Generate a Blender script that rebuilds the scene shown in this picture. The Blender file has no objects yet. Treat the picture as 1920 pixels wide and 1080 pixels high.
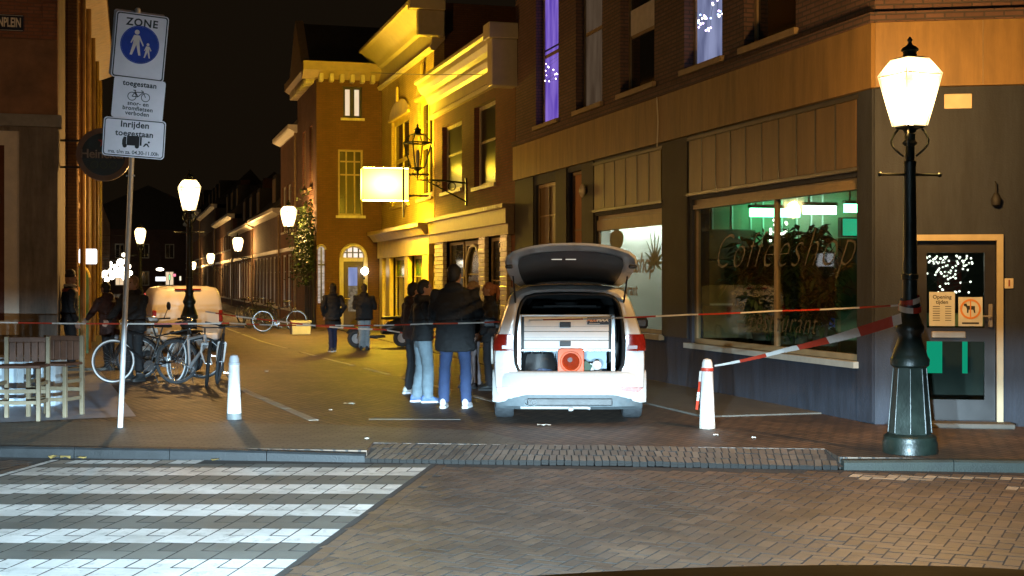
import bpy, bmesh, math, random
from mathutils import Vector, Matrix
from math import radians, sin, cos, pi, sqrt, atan2, tan
random.seed(7)
SC = bpy.context.scene
COL = SC.collection

# ---------------------------------------------------------------- camera, sky, exposure
F = 2500.0                     # focal length in photo pixels (1920 wide)
EYE = 1.7                      # eye height above the side street
HOR = 525.0                    # horizon row
YAW = math.atan(713.0 / F)     # the street runs off to the left of the view axis
cam_data = bpy.data.cameras.new('camera')
cam_data.sensor_width = 36.0
cam_data.lens = 36.0 * F / 1920.0
cam_data.shift_y = -15.0 / 1920.0
cam_data.clip_start = 0.05
cam_data.clip_end = 3000.0
cam = bpy.data.objects.new('camera', cam_data)
COL.objects.link(cam)
cam.location = (0, 0, EYE)
cam.rotation_euler = (radians(90), 0, 0)
SC.camera = cam

world = bpy.data.worlds.new('World')
SC.world = world
world.use_nodes = True
wn = world.node_tree
bg = wn.nodes['Background']
sky = wn.nodes.new('ShaderNodeTexSky')
sky.sky_type = 'NISHITA'
sky.sun_disc = False
sky.sun_elevation = radians(-3.0)
sky.sun_rotation = radians(160)
warm = wn.nodes.new('ShaderNodeMixRGB')
warm.blend_type = 'MIX'
warm.inputs[0].default_value = 0.86
warm.inputs[2].default_value = (0.34, 0.22, 0.115, 1)     # town glow on low cloud
wn.links.new(sky.outputs[0], warm.inputs[1])
wn.links.new(warm.outputs[0], bg.inputs[0])
bg.inputs[1].default_value = 0.022

sun_d = bpy.data.lights.new('sun', 'SUN')
sun_d.energy = 0.004
sun_d.angle = radians(15)
sun_d.color = (1.0, 0.9, 0.8)
sun = bpy.data.objects.new('sun', sun_d)
COL.objects.link(sun)
sun.rotation_euler = (radians(35), radians(15), 0)

SC.view_settings.view_transform = 'Standard'
SC.view_settings.look = 'None'
SC.view_settings.exposure = 0.0
SC.view_settings.gamma = 1.0
SC.view_settings.use_curve_mapping = False
SC.cycles.use_light_tree = True
SC.cycles.max_bounces = 6
SC.cycles.diffuse_bounces = 3
SC.cycles.glossy_bounces = 3
SC.cycles.transmission_bounces = 4
SC.cycles.transparent_max_bounces = 10
SC.cycles.sample_clamp_indirect = 3.0
SC.cycles.blur_glossy = 1.0
SC.cycles.caustics_reflective = False
SC.cycles.caustics_refractive = False

# lamp outputs (watts)
P_LAMP = 1250.0        # street lantern
P_HEAD = 8300.0      # vehicle headlamp, beam shaped below
LAMPCOL = (1.0, 0.53, 0.15)

# ---------------------------------------------------------------- measuring helpers
def W(s, t, z=0.0):
    """street frame (s across to the right, t along) -> world"""
    return Vector((s * cos(YAW) - t * sin(YAW), s * sin(YAW) + t * cos(YAW), z))

def PX(px, Y, z=0.0):
    return Vector(((px - 960.0) / F * Y, Y, z))

def GY(py, g=0.0):
    """depth of a ground point at photo row py, ground level g"""
    return (EYE - g) * F / (py - HOR)

def T(px, s):
    k = (px - 960.0) / F
    return s * (cos(YAW) - k * sin(YAW)) / (k * cos(YAW) + sin(YAW))

def ZT(py, t, s):
    Y = s * sin(YAW) + t * cos(YAW)
    return EYE - (py - HOR) / F * Y

# ---------------------------------------------------------------- mesh builder
def _frame(d):
    d = d.normalized()
    a = Vector((0, 0, 1)) if abs(d.z) < 0.95 else Vector((1, 0, 0))
    u = d.cross(a).normalized()
    v = u.cross(d).normalized()
    return u, v

class MB:
    def __init__(self):
        self.v = []; self.f = []; self.m = []; self.cm = 0
    def _add(self, vs, fs):
        o = len(self.v)
        self.v.extend([tuple(p) for p in vs])
        for f in fs:
            self.f.append(tuple(i + o for i in f)); self.m.append(self.cm)
        return self
    def box(self, x0, x1, y0, y1, z0, z1):
        x0, x1 = min(x0, x1), max(x0, x1); y0, y1 = min(y0, y1), max(y0, y1); z0, z1 = min(z0, z1), max(z0, z1)
        return self._add([(x0,y0,z0),(x1,y0,z0),(x1,y1,z0),(x0,y1,z0),(x0,y0,z1),(x1,y0,z1),(x1,y1,z1),(x0,y1,z1)],
                         [(0,3,2,1),(4,5,6,7),(0,1,5,4),(1,2,6,5),(2,3,7,6),(3,0,4,7)])
    def rbox(self, x0, x1, y0, y1, z0, z1, c):
        """box with all edges chamfered by c"""
        x0, x1 = min(x0, x1), max(x0, x1); y0, y1 = min(y0, y1), max(y0, y1); z0, z1 = min(z0, z1), max(z0, z1)
        c = min(c, .49*(x1-x0), .49*(y1-y0), .49*(z1-z0))
        def ring(i, z):
            a, b, d, e = x0+i, x1-i, y0+i, y1-i
            return [(a+c,d,z),(b-c,d,z),(b,d+c,z),(b,e-c,z),(b-c,e,z),(a+c,e,z),(a,e-c,z),(a,d+c,z)]
        return self.loft([ring(c*.7, z0), ring(0, z0+c), ring(0, z1-c), ring(c*.7, z1)], True, True)
    def pavebox(self, L, Wd, H, c=.0012):
        """paving brick centred on the origin, top at z=0, chamfered top edge"""
        a, b = L/2, Wd/2
        self._add([(-a,-b,-H),(a,-b,-H),(a,b,-H),(-a,b,-H),(-a,-b,-c),(a,-b,-c),(a,b,-c),(-a,b,-c),
                          (-a+c,-b+c,0),(a-c,-b+c,0),(a-c,b-c,0),(-a+c,b-c,0)],
                         [(0,1,5,4),(1,2,6,5),(2,3,7,6),(3,0,4,7),(4,5,9,8),(5,6,10,9),(6,7,11,10),(7,4,8,11),(8,9,10,11)])
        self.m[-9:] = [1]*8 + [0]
        return self
    def quad(self, a, b, c, d):
        return self._add([a, b, c, d], [(0,1,2,3)])
    def poly(self, pts):
        return self._add(pts, [tuple(range(len(pts)))])
    def loft(self, rings, closed=True, caps=True):
        n = len(rings[0]); vs = [p for r in rings for p in r]; fs = []
        for i in range(len(rings)-1):
            for j in range(n if closed else n-1):
                k = (j+1) % n
                fs.append((i*n+j, i*n+k, (i+1)*n+k, (i+1)*n+j))
        if caps and closed:
            fs.append(tuple(range(n-1, -1, -1)))
            fs.append(tuple((len(rings)-1)*n + j for j in range(n)))
        return self._add(vs, fs)
    def tube(self, pts, r, n=8, caps=True, sq=1.0):
        pts = [Vector(p) for p in pts]
        if not isinstance(r, (list, tuple)): r = [r]*len(pts)
        rings = []; u = v = None
        for i, p in enumerate(pts):
            if i == 0: d = pts[1]-pts[0]
            elif i == len(pts)-1: d = pts[-1]-pts[-2]
            else: d = (pts[i+1]-pts[i]).normalized() + (pts[i]-pts[i-1]).normalized()
            if d.length < 1e-9: d = Vector((0,0,1))
            d.normalize()
            if u is None: u, v = _frame(d)
            else:
                u = (u - d*u.dot(d)).normalized(); v = d.cross(u).normalized()*-1
                v = u.cross(d).normalized()
            rings.append([p + u*(r[i]*cos(2*pi*j/n)) + v*(r[i]*sq*sin(2*pi*j/n)) for j in range(n)])
        return self.loft(rings, True, caps)
    def lathe(self, prof, n=16, c=(0,0,0), caps=True, ph=0.0):
        rings = [[(c[0]+r*cos(2*pi*j/n+ph), c[1]+r*sin(2*pi*j/n+ph), c[2]+z) for j in range(n)] for r, z in prof]
        return self.loft(rings, True, caps)
    def disc(self, c, r0, r1, axis, n=24, th=.02):
        """annulus with thickness th about axis ('x','y','z')"""
        def P(a, r, h):
            ca, sa = r*cos(a), r*sin(a)
            return {'x': (c[0]+h, c[1]+ca, c[2]+sa), 'y': (c[0]+ca, c[1]+h, c[2]+sa), 'z': (c[0]+ca, c[1]+sa, c[2]+h)}[axis]
        rings = [[P(2*pi*j/n, r, h) for j in range(n)] for r, h in ((r0,-th/2),(r1,-th/2),(r1,th/2),(r0,th/2),(r0,-th/2))]
        return self.loft(rings, True, False)
    def torus(self, c, R, r, axis='x', n=32, m=8, a0=0.0, a1=2*pi):
        full = abs(a1-a0-2*pi) < 1e-6
        k = n if full else n+1
        rings = []
        for i in range(k):
            a = a0+(a1-a0)*i/n; ring = []
            for j in range(m):
                b = 2*pi*j/m; rr = R+r*cos(b); h = r*sin(b)
                ca, sa = rr*cos(a), rr*sin(a)
                ring.append({'x': (c[0]+h, c[1]+ca, c[2]+sa), 'y': (c[0]+ca, c[1]+h, c[2]+sa), 'z': (c[0]+ca, c[1]+sa, c[2]+h)}[axis])
            rings.append(ring)
        if full: rings.append(rings[0])
        return self.loft(rings, True, not full)
    def ball(self, c, r, n=12, m=8):
        if not isinstance(r, (list, tuple)): r = (r, r, r)
        rings = []
        for i in range(m+1):
            a = -pi/2 + pi*i/m; q = max(cos(a), .02)
            rings.append([(c[0]+r[0]*q*cos(2*pi*j/n), c[1]+r[1]*q*sin(2*pi*j/n), c[2]+r[2]*sin(a)) for j in range(n)])
        return self.loft(rings, True, True)
    def prism(self, poly, axis, a, b):
        """extrude a 2d polygon along axis between a and b; (u,v) = the other two axes in order"""
        def P(u, v, h): return {'x': (h,u,v), 'y': (u,h,v), 'z': (u,v,h)}[axis]
        return self.loft([[P(u,v,a) for u,v in poly], [P(u,v,b) for u,v in poly]], True, True)
    def xf(self, M):
        self.v = [tuple(M @ Vector(p)) for p in self.v]; return self
    def mesh(self, name, mats, smooth=None):
        me = bpy.data.meshes.new(name)
        me.from_pydata(self.v, [], self.f)
        bm = bmesh.new(); bm.from_mesh(me)
        bmesh.ops.recalc_face_normals(bm, faces=bm.faces)
        bm.to_mesh(me); bm.free()
        if not isinstance(mats, (list, tuple)): mats = [mats]
        for q in mats: me.materials.append(q)
        if len(mats) > 1: me.polygons.foreach_set('material_index', self.m)
        if smooth:
            me.polygons.foreach_set('use_smooth', [True]*len(me.polygons))
            me.set_sharp_from_angle(angle=radians(smooth))
        me.update()
        return me
    def build(self, name, mats, parent=None, smooth=None, kind=None):
        return obj(name, self.mesh(name, mats, smooth), parent, kind)

def obj(name, me, parent=None, kind=None):
    o = bpy.data.objects.new(name, me); COL.objects.link(o)
    if parent is not None: o.parent = parent
    if kind: o['kind'] = kind
    return o

def tag(o, label, cat, group=None):
    o['label'] = label; o['category'] = cat
    if group: o['group'] = group
    return o

def thing(name, label, cat, loc=(0,0,0), rz=0.0, group=None):
    o = bpy.data.objects.new(name, None); COL.objects.link(o)
    o.empty_display_size = .2
    o.location = loc; o.rotation_euler = (0, 0, rz)
    return tag(o, label, cat, group)

def text_mesh(body, size, mat, depth=.002, align='CENTER', shear=0.0, spacing=1.0, bold=0.0):
    cu = bpy.data.curves.new('t', 'FONT')
    cu.body = body; cu.size = size; cu.extrude = depth; cu.align_x = align; cu.align_y = 'CENTER'
    cu.shear = shear; cu.space_character = spacing; cu.offset = bold; cu.resolution_u = 3
    o = bpy.data.objects.new('t', cu); COL.objects.link(o)
    dg = bpy.context.evaluated_depsgraph_get()
    me = bpy.data.meshes.new_from_object(o.evaluated_get(dg))
    bpy.data.objects.remove(o); bpy.data.curves.remove(cu)
    me.materials.clear(); me.materials.append(mat)
    return me

def text(name, body, size, mat, parent, loc, rot=(radians(90), 0, 0), **k):
    o = obj(name, text_mesh(body, size, mat, **k), parent)
    o.location = loc; o.rotation_euler = rot
    return o

# ---------------------------------------------------------------- materials
M = {}
def _nt(name):
    m = bpy.data.materials.new(name); m.use_nodes = True
    nt = m.node_tree
    return m, nt, nt.nodes['Principled BSDF']

def mat(name, col, rough=.7, metal=0.0, var=.18, scale=4.0, bump=0.0, bscale=30.0, spec=.5, emit=None, est=0.0, coat=0.0, rvar=.1, streak=0.0):
    if name in M: return M[name]
    m, nt, b = _nt(name); N = nt.nodes; L = nt.links
    tc = N.new('ShaderNodeTexCoord')
    nz = N.new('ShaderNodeTexNoise'); nz.inputs['Scale'].default_value = scale; nz.inputs['Detail'].default_value = 5
    nz.inputs['Roughness'].default_value = .62
    L.new(tc.outputs['Object'], nz.inputs['Vector'])
    rp = N.new('ShaderNodeValToRGB')
    c = Vector(col)
    rp.color_ramp.elements[0].position = .3; rp.color_ramp.elements[1].position = .72
    rp.color_ramp.elements[0].color = (*(c*(1-var)), 1); rp.color_ramp.elements[1].color = (*[min(1, q) for q in c*(1+var)], 1)
    L.new(nz.outputs['Fac'], rp.inputs[0])
    if streak:
        mp = N.new('ShaderNodeMapping'); mp.inputs['Scale'].default_value = (3.2, 3.2, .45); L.new(tc.outputs['Object'], mp.inputs[0])
        ns = N.new('ShaderNodeTexNoise'); ns.inputs['Scale'].default_value = 1.6; ns.inputs['Detail'].default_value = 7; ns.inputs['Roughness'].default_value = .72
        L.new(mp.outputs[0], ns.inputs['Vector'])
        rs = N.new('ShaderNodeValToRGB'); rs.color_ramp.elements[0].position = .34; rs.color_ramp.elements[1].position = .62
        q = 1-streak; rs.color_ramp.elements[0].color = (q, q, q, 1); rs.color_ramp.elements[1].color = (1.05, 1.05, 1.05, 1)
        L.new(ns.outputs['Fac'], rs.inputs[0])
        ms = N.new('ShaderNodeMixRGB'); ms.blend_type = 'MULTIPLY'; ms.inputs[0].default_value = 1
        L.new(rp.outputs[0], ms.inputs[1]); L.new(rs.outputs[0], ms.inputs[2]); L.new(ms.outputs[0], b.inputs['Base Color'])
    else: L.new(rp.outputs[0], b.inputs['Base Color'])
    mr = N.new('ShaderNodeMapRange'); mr.inputs[3].default_value = max(.02, rough-rvar); mr.inputs[4].default_value = min(1, rough+rvar)
    L.new(nz.outputs['Fac'], mr.inputs[0]); L.new(mr.outputs[0], b.inputs['Roughness'])
    b.inputs['Metallic'].default_value = metal
    b.inputs['Specular IOR Level'].default_value = spec
    b.inputs['Coat Weight'].default_value = coat
    if bump:
        n2 = N.new('ShaderNodeTexNoise'); n2.inputs['Scale'].default_value = bscale; n2.inputs['Detail'].default_value = 4
        L.new(tc.outputs['Object'], n2.inputs['Vector'])
        bp = N.new('ShaderNodeBump'); bp.inputs['Strength'].default_value = bump; bp.inputs['Distance'].default_value = .02
        L.new(n2.outputs['Fac'], bp.inputs['Height']); L.new(bp.outputs[0], b.inputs['Normal'])
    if emit:
        b.inputs['Emission Color'].default_value = (*emit, 1); b.inputs['Emission Strength'].default_value = est
    M[name] = m
    return m

def brickmat(name, c1, c2, mortar, bw=.22, bh=.065, bump=.5, rough=.85, world_xy=False, rot=0.0, dirt=.35, msize=.012, offset=.5):
    if name in M: return M[name]
    m, nt, b = _nt(name); N = nt.nodes; L = nt.links
    tc = N.new('ShaderNodeTexCoord')
    if world_xy:
        mp = N.new('ShaderNodeMapping'); mp.inputs['Rotation'].default_value = (0, 0, rot)
        L.new(tc.outputs['Object'], mp.inputs['Vector']); vec = mp.outputs[0]
    else:
        sp = N.new('ShaderNodeSeparateXYZ'); L.new(tc.outputs['Object'], sp.inputs[0])
        ad = N.new('ShaderNodeMath'); L.new(sp.outputs[0], ad.inputs[0]); L.new(sp.outputs[1], ad.inputs[1])
        cb = N.new('ShaderNodeCombineXYZ'); L.new(ad.outputs[0], cb.inputs[0]); L.new(sp.outputs[2], cb.inputs[1]); vec = cb.outputs[0]
    br = N.new('ShaderNodeTexBrick'); br.offset = offset
    br.inputs['Color1'].default_value = (*c1, 1); br.inputs['Color2'].default_value = (*c2, 1); br.inputs['Mortar'].default_value = (*mortar, 1)
    br.inputs['Scale'].default_value = 1.0; br.inputs['Brick Width'].default_value = bw; br.inputs['Row Height'].default_value = bh
    br.inputs['Mortar Size'].default_value = msize; br.inputs['Mortar Smooth'].default_value = .3; br.inputs['Bias'].default_value = 0
    L.new(vec, br.inputs['Vector'])
    nz = N.new('ShaderNodeTexNoise'); nz.inputs['Scale'].default_value = .9; nz.inputs['Detail'].default_value = 7; nz.inputs['Roughness'].default_value = .7
    L.new(tc.outputs['Object'], nz.inputs['Vector'])
    mx = N.new('ShaderNodeMixRGB'); mx.blend_type = 'MULTIPLY'; mx.inputs[0].default_value = 1
    rp = N.new('ShaderNodeValToRGB'); rp.color_ramp.elements[0].position = .3; rp.color_ramp.elements[1].position = .7
    rp.color_ramp.elements[0].color = (1-dirt, 1-dirt, 1-dirt, 1); rp.color_ramp.elements[1].color = (1.1, 1.08, 1.05, 1)
    L.new(nz.outputs['Fac'], rp.inputs[0]); L.new(br.outputs['Color'], mx.inputs[1]); L.new(rp.outputs[0], mx.inputs[2])
    L.new(mx.outputs[0], b.inputs['Base Color'])
    b.inputs['Roughness'].default_value = rough
    n2 = N.new('ShaderNodeTexNoise'); n2.inputs['Scale'].default_value = 60; L.new(tc.outputs['Object'], n2.inputs['Vector'])
    sb = N.new('ShaderNodeMath'); sb.operation = 'MULTIPLY_ADD'; sb.inputs[1].default_value = .25
    iv = N.new('ShaderNodeMath'); iv.operation = 'SUBTRACT'; iv.inputs[0].default_value = 1; L.new(br.outputs['Fac'], iv.inputs[1])
    L.new(n2.outputs['Fac'], sb.inputs[0]); L.new(iv.outputs[0], sb.inputs[2])
    bp = N.new('ShaderNodeBump'); bp.inputs['Strength'].default_value = bump; bp.inputs['Distance'].default_value = .012
    L.new(sb.outputs[0], bp.inputs['Height']); L.new(bp.outputs[0], b.inputs['Normal'])
    M[name] = m
    return m

def pavemat(name, cols, rough=.6, bump=.25, wear=0.0):
    """brick pieces: colour picked per piece, stains on top"""
    if name in M: return M[name]
    m, nt, b = _nt(name); N = nt.nodes; L = nt.links
    g = N.new('ShaderNodeNewGeometry'); oi = N.new('ShaderNodeObjectInfo')
    ad = N.new('ShaderNodeMath'); L.new(g.outputs['Random Per Island'], ad.inputs[0]); L.new(oi.outputs['Random'], ad.inputs[1])
    fr = N.new('ShaderNodeMath'); fr.operation = 'FRACT'; L.new(ad.outputs[0], fr.inputs[0])
    rp = N.new('ShaderNodeValToRGB'); els = rp.color_ramp.elements
    els[0].position = 0; els[0].color = (*cols[0], 1); els[1].position = 1; els[1].color = (*cols[-1], 1)
    for i, c in enumerate(cols[1:-1]):
        e = els.new((i+1)/(len(cols)-1)); e.color = (*c, 1)
    L.new(fr.outputs[0], rp.inputs[0])
    tc = N.new('ShaderNodeNewGeometry')
    nz = N.new('ShaderNodeTexNoise'); nz.inputs['Scale'].default_value = 1.3; nz.inputs['Detail'].default_value = 8; nz.inputs['Roughness'].default_value = .72
    L.new(tc.outputs['Position'], nz.inputs['Vector'])
    r2 = N.new('ShaderNodeValToRGB'); r2.color_ramp.elements[0].position = .35; r2.color_ramp.elements[1].position = .65
    r2.color_ramp.elements[0].color = (.62, .62, .6, 1); r2.color_ramp.elements[1].color = (1.08, 1.06, 1.04, 1)
    L.new(nz.outputs['Fac'], r2.inputs[0])
    mx = N.new('ShaderNodeMixRGB'); mx.blend_type = 'MULTIPLY'; mx.inputs[0].default_value = 1
    L.new(rp.outputs[0], mx.inputs[1]); L.new(r2.outputs[0], mx.inputs[2]); col_out = mx.outputs[0]
    if wear:
        n3 = N.new('ShaderNodeTexNoise'); n3.inputs['Scale'].default_value = 7; n3.inputs['Detail'].default_value = 9; n3.inputs['Roughness'].default_value = .78
        L.new(tc.outputs['Position'], n3.inputs['Vector'])
        r3 = N.new('ShaderNodeValToRGB'); r3.color_ramp.elements[0].position = .54; r3.color_ramp.elements[1].position = .66
        q = 1-wear; r3.color_ramp.elements[0].color = (1,1,1,1); r3.color_ramp.elements[1].color = (q,q,q*.97,1); L.new(n3.outputs['Fac'], r3.inputs[0])
        m3 = N.new('ShaderNodeMixRGB'); m3.blend_type = 'MULTIPLY'; m3.inputs[0].default_value = 1
        L.new(col_out, m3.inputs[1]); L.new(r3.outputs[0], m3.inputs[2]); col_out = m3.outputs[0]
    L.new(col_out, b.inputs['Base Color'])
    mr = N.new('ShaderNodeMapRange'); mr.inputs[3].default_value = rough-.12; mr.inputs[4].default_value = rough+.2
    L.new(nz.outputs['Fac'], mr.inputs[0]); L.new(mr.outputs[0], b.inputs['Roughness'])
    n2 = N.new('ShaderNodeTexNoise'); n2.inputs['Scale'].default_value = 90; n2.inputs['Detail'].default_value = 3
    L.new(tc.outputs['Position'], n2.inputs['Vector'])
    bp = N.new('ShaderNodeBump'); bp.inputs['Strength'].default_value = bump; bp.inputs['Distance'].default_value = .008
    L.new(n2.outputs['Fac'], bp.inputs['Height']); L.new(bp.outputs[0], b.inputs['Normal'])
    M[name] = m
    return m

def emitmat(name, col, st):
    if name in M: return M[name]
    m = bpy.data.materials.new(name); m.use_nodes = True; nt = m.node_tree; nt.nodes.clear()
    e = nt.nodes.new('ShaderNodeEmission'); e.inputs[0].default_value = (*col, 1); e.inputs[1].default_value = st
    o = nt.nodes.new('ShaderNodeOutputMaterial'); nt.links.new(e.outputs[0], o.inputs[0])
    M[name] = m
    return m

def litmat(name, c0, c1, st, scale=(1.5, 1.5, .35)):
    """a lit room behind curtains: uneven emission"""
    if name in M: return M[name]
    m = bpy.data.materials.new(name); m.use_nodes = True; nt = m.node_tree; nt.nodes.clear(); N = nt.nodes; L = nt.links
    tc = N.new('ShaderNodeTexCoord'); mp = N.new('ShaderNodeMapping'); mp.inputs['Scale'].default_value = scale
    nz = N.new('ShaderNodeTexNoise'); nz.inputs['Scale'].default_value = 3; nz.inputs['Detail'].default_value = 3
    L.new(tc.outputs['Object'], mp.inputs[0]); L.new(mp.outputs[0], nz.inputs['Vector'])
    rp = N.new('ShaderNodeValToRGB'); rp.color_ramp.elements[0].position = .32; rp.color_ramp.elements[1].position = .68
    rp.color_ramp.elements[0].color = (*c0, 1); rp.color_ramp.elements[1].color = (*c1, 1)
    L.new(nz.outputs['Fac'], rp.inputs[0])
    e = N.new('ShaderNodeEmission'); e.inputs[1].default_value = st; L.new(rp.outputs[0], e.inputs[0])
    o = N.new('ShaderNodeOutputMaterial'); L.new(e.outputs[0], o.inputs[0])
    M[name] = m
    return m

def glassmat(name, tint=(.9,.95,.93), gloss=.12, rough=.03, haze=None, hz=0.0):
    """thin pane: mostly clear, mirror-like at grazing angles, optional milky film"""
    if name in M: return M[name]
    m = bpy.data.materials.new(name); m.use_nodes = True; nt = m.node_tree; nt.nodes.clear(); N = nt.nodes; L = nt.links
    tr = N.new('ShaderNodeBsdfTransparent'); tr.inputs[0].default_value = (*tint, 1)
    base = tr.outputs[0]
    if haze:
        d = N.new('ShaderNodeBsdfTranslucent'); d.inputs[0].default_value = (*haze, 1)
        d2 = N.new('ShaderNodeBsdfDiffuse'); d2.inputs[0].default_value = (*haze, 1)
        md = N.new('ShaderNodeMixShader'); L.new(d.outputs[0], md.inputs[1]); L.new(d2.outputs[0], md.inputs[2])
        m1 = N.new('ShaderNodeMixShader'); m1.inputs[0].default_value = hz
        L.new(base, m1.inputs[1]); L.new(md.outputs[0], m1.inputs[2]); base = m1.outputs[0]
    gl = N.new('ShaderNodeBsdfGlossy'); gl.inputs['Roughness'].default_value = rough
    lw = N.new('ShaderNodeLayerWeight'); lw.inputs[0].default_value = .5
    pw_ = N.new('ShaderNodeMath'); pw_.operation = 'POWER'; pw_.inputs[1].default_value = 4.0; L.new(lw.outputs['Facing'], pw_.inputs[0])
    mu = N.new('ShaderNodeMath'); mu.operation = 'MULTIPLY_ADD'; mu.inputs[1].default_value = .5; mu.inputs[2].default_value = gloss*.5; mu.use_clamp = True
    L.new(pw_.outputs[0], mu.inputs[0])
    mx = N.new('ShaderNodeMixShader'); L.new(mu.outputs[0], mx.inputs[0]); L.new(base, mx.inputs[1]); L.new(gl.outputs[0], mx.inputs[2])
    o = N.new('ShaderNodeOutputMaterial'); L.new(mx.outputs[0], o.inputs[0])
    M[name] = m
    return m

def glowmat(name, col, core, edge, k=9.0, clear=None):
    """lit diffuser: brightest in front of its lamp, dimmer and deeper in colour towards the rim"""
    if name in M: return M[name]
    m = bpy.data.materials.new(name); m.use_nodes = True; nt = m.node_tree; nt.nodes.clear(); N = nt.nodes; L = nt.links
    tc = N.new('ShaderNodeTexCoord'); vs_ = N.new('ShaderNodeVectorMath'); vs_.operation = 'DISTANCE'; vs_.inputs[1].default_value = (.5, .5, .5)
    L.new(tc.outputs['Generated'], vs_.inputs[0])
    sq_ = N.new('ShaderNodeMath'); sq_.operation = 'MULTIPLY'; L.new(vs_.outputs['Value'], sq_.inputs[0]); L.new(vs_.outputs['Value'], sq_.inputs[1])
    ng = N.new('ShaderNodeMath'); ng.operation = 'MULTIPLY'; ng.inputs[1].default_value = -k; L.new(sq_.outputs[0], ng.inputs[0])
    ex = N.new('ShaderNodeMath'); ex.operation = 'EXPONENT'; L.new(ng.outputs[0], ex.inputs[0])
    ma = N.new('ShaderNodeMath'); ma.operation = 'MULTIPLY_ADD'; ma.inputs[1].default_value = core; ma.inputs[2].default_value = edge; L.new(ex.outputs[0], ma.inputs[0])
    e = N.new('ShaderNodeEmission'); e.inputs[0].default_value = (*col, 1); L.new(ma.outputs[0], e.inputs[1])
    out = e.outputs[0]
    if clear:
        tr = N.new('ShaderNodeBsdfTransparent'); tr.inputs[0].default_value = (clear, clear, clear, 1)
        a = N.new('ShaderNodeAddShader'); L.new(tr.outputs[0], a.inputs[0]); L.new(out, a.inputs[1]); out = a.outputs[0]
    o = N.new('ShaderNodeOutputMaterial'); L.new(out, o.inputs[0])
    M[name] = m
    return m

def panemat(name, col, st, clear=.6):
    """lantern pane: clear glass with a glowing film"""
    if name in M: return M[name]
    m = bpy.data.materials.new(name); m.use_nodes = True; nt = m.node_tree; nt.nodes.clear(); N = nt.nodes; L = nt.links
    tr = N.new('ShaderNodeBsdfTransparent'); tr.inputs[0].default_value = (clear, clear, clear, 1)
    e = N.new('ShaderNodeEmission'); e.inputs[0].default_value = (*col, 1); e.inputs[1].default_value = st
    a = N.new('ShaderNodeAddShader'); L.new(tr.outputs[0], a.inputs[0]); L.new(e.outputs[0], a.inputs[1])
    o = N.new('ShaderNodeOutputMaterial'); L.new(a.outputs[0], o.inputs[0])
    M[name] = m
    return m

def darkpane(name, col=(.012,.012,.012), rough=.05, spec=.6):
    return mat(name, col, rough, 0, .3, 1.0, 0, spec=spec, rvar=.02)
# ================================================================ ground
ROAD_Z = -0.10
def KY(x): return 13.0 - 0.11 * x            # line of the kerb in front of the side street
RX0, RX1 = -1.45, 3.15                       # the dropped entrance between the kerb stones

ground_m = mat('sand_joint', (.028, .023, .019), .95, 0, .3, 6, .3, 60)
g = MB().quad((-400,-60,ROAD_Z-.045), (400,-60,ROAD_Z-.045), (400,900,ROAD_Z-.045), (-400,900,ROAD_Z-.045))
g.build('ground', ground_m, None, None, 'structure')

edge_shade_m = mat('edge_shade', (.010,.009,.008), .95)  # shade painted on brick sides, cancels the headlamp light on their edges
road_m = pavemat('road_brick', [(.13,.088,.062), (.175,.122,.085), (.098,.070,.053), (.185,.128,.088), (.135,.10,.078), (.112,.076,.055)], .5, .35, .3)
grey_m = pavemat('zebra_dark', [(.125,.13,.12), (.165,.17,.155), (.11,.115,.105)], .6, .6)
white_m = pavemat('zebra_white', [(.72,.74,.74), (.80,.81,.81), (.64,.66,.66)], .55, .35, .5)
faded_m = pavemat('faded_paint', [(.42,.38,.32), (.5,.46,.4), (.3,.26,.22)], .6)
ramp_m = pavemat('ramp_brick', [(.15,.125,.10), (.18,.15,.125), (.12,.10,.085), (.16,.13,.11)], .55)

road = MB().quad((-60,-30,ROAD_Z-.034), (60,-30,ROAD_Z-.034), (60,KY(60)-.004,ROAD_Z-.034), (-60,KY(-60)-.004,ROAD_Z-.034)).build('road', ground_m, None, None, 'structure')

def zr(y): return -.78 - (13.04 - y) * .134  # right-hand edge of the crossing
ZW = 3.77
def zl(y): return zr(y) - ZW

def seen(x, y): return y > 7.55 and abs(x) < .386*y + .1 and y < 14
brick_big = {}
def lay(items, parent, name, variants, limit=300):
    """items: (x, y, z, rotz, pitch, L, Wd, H, mat). The largest in view become pieces, the rest one mesh."""
    items = sorted(items, key=lambda q: (not seen(q[0], q[1]), q[0]**2 + q[1]**2))
    rest = {}
    for i, (x, y, z, r, p, L, Wd, H, m) in enumerate(items):
        if i < limit and seen(x, y):
            key = (round(L,3), round(Wd,3), round(H,3), m.name)
            if key not in brick_big: brick_big[key] = MB().pavebox(L, Wd, H).mesh(name, [m, edge_shade_m])
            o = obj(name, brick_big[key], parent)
            o.location = (x, y, z); o.rotation_euler = (p + random.gauss(0, .003), random.gauss(0, .003), r)
        else:
            b = rest.setdefault(m.name, (MB(), m))[0]
            c = MB().pavebox(L, Wd, H)
            c.xf(Matrix.Translation((x, y, z)) @ Matrix.Rotation(r, 4, 'Z') @ Matrix.Rotation(p + random.gauss(0, .003), 4, 'X') @ Matrix.Rotation(random.gauss(0, .003), 4, 'Y'))
            o_ = len(b.v); b.v += c.v; b.f += [tuple(q + o_ for q in f) for f in c.f]; b.m += c.m
    for k, (b, m) in rest.items():
        b.build(name + '_field', [m, edge_shade_m], parent, None, 'stuff')

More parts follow.
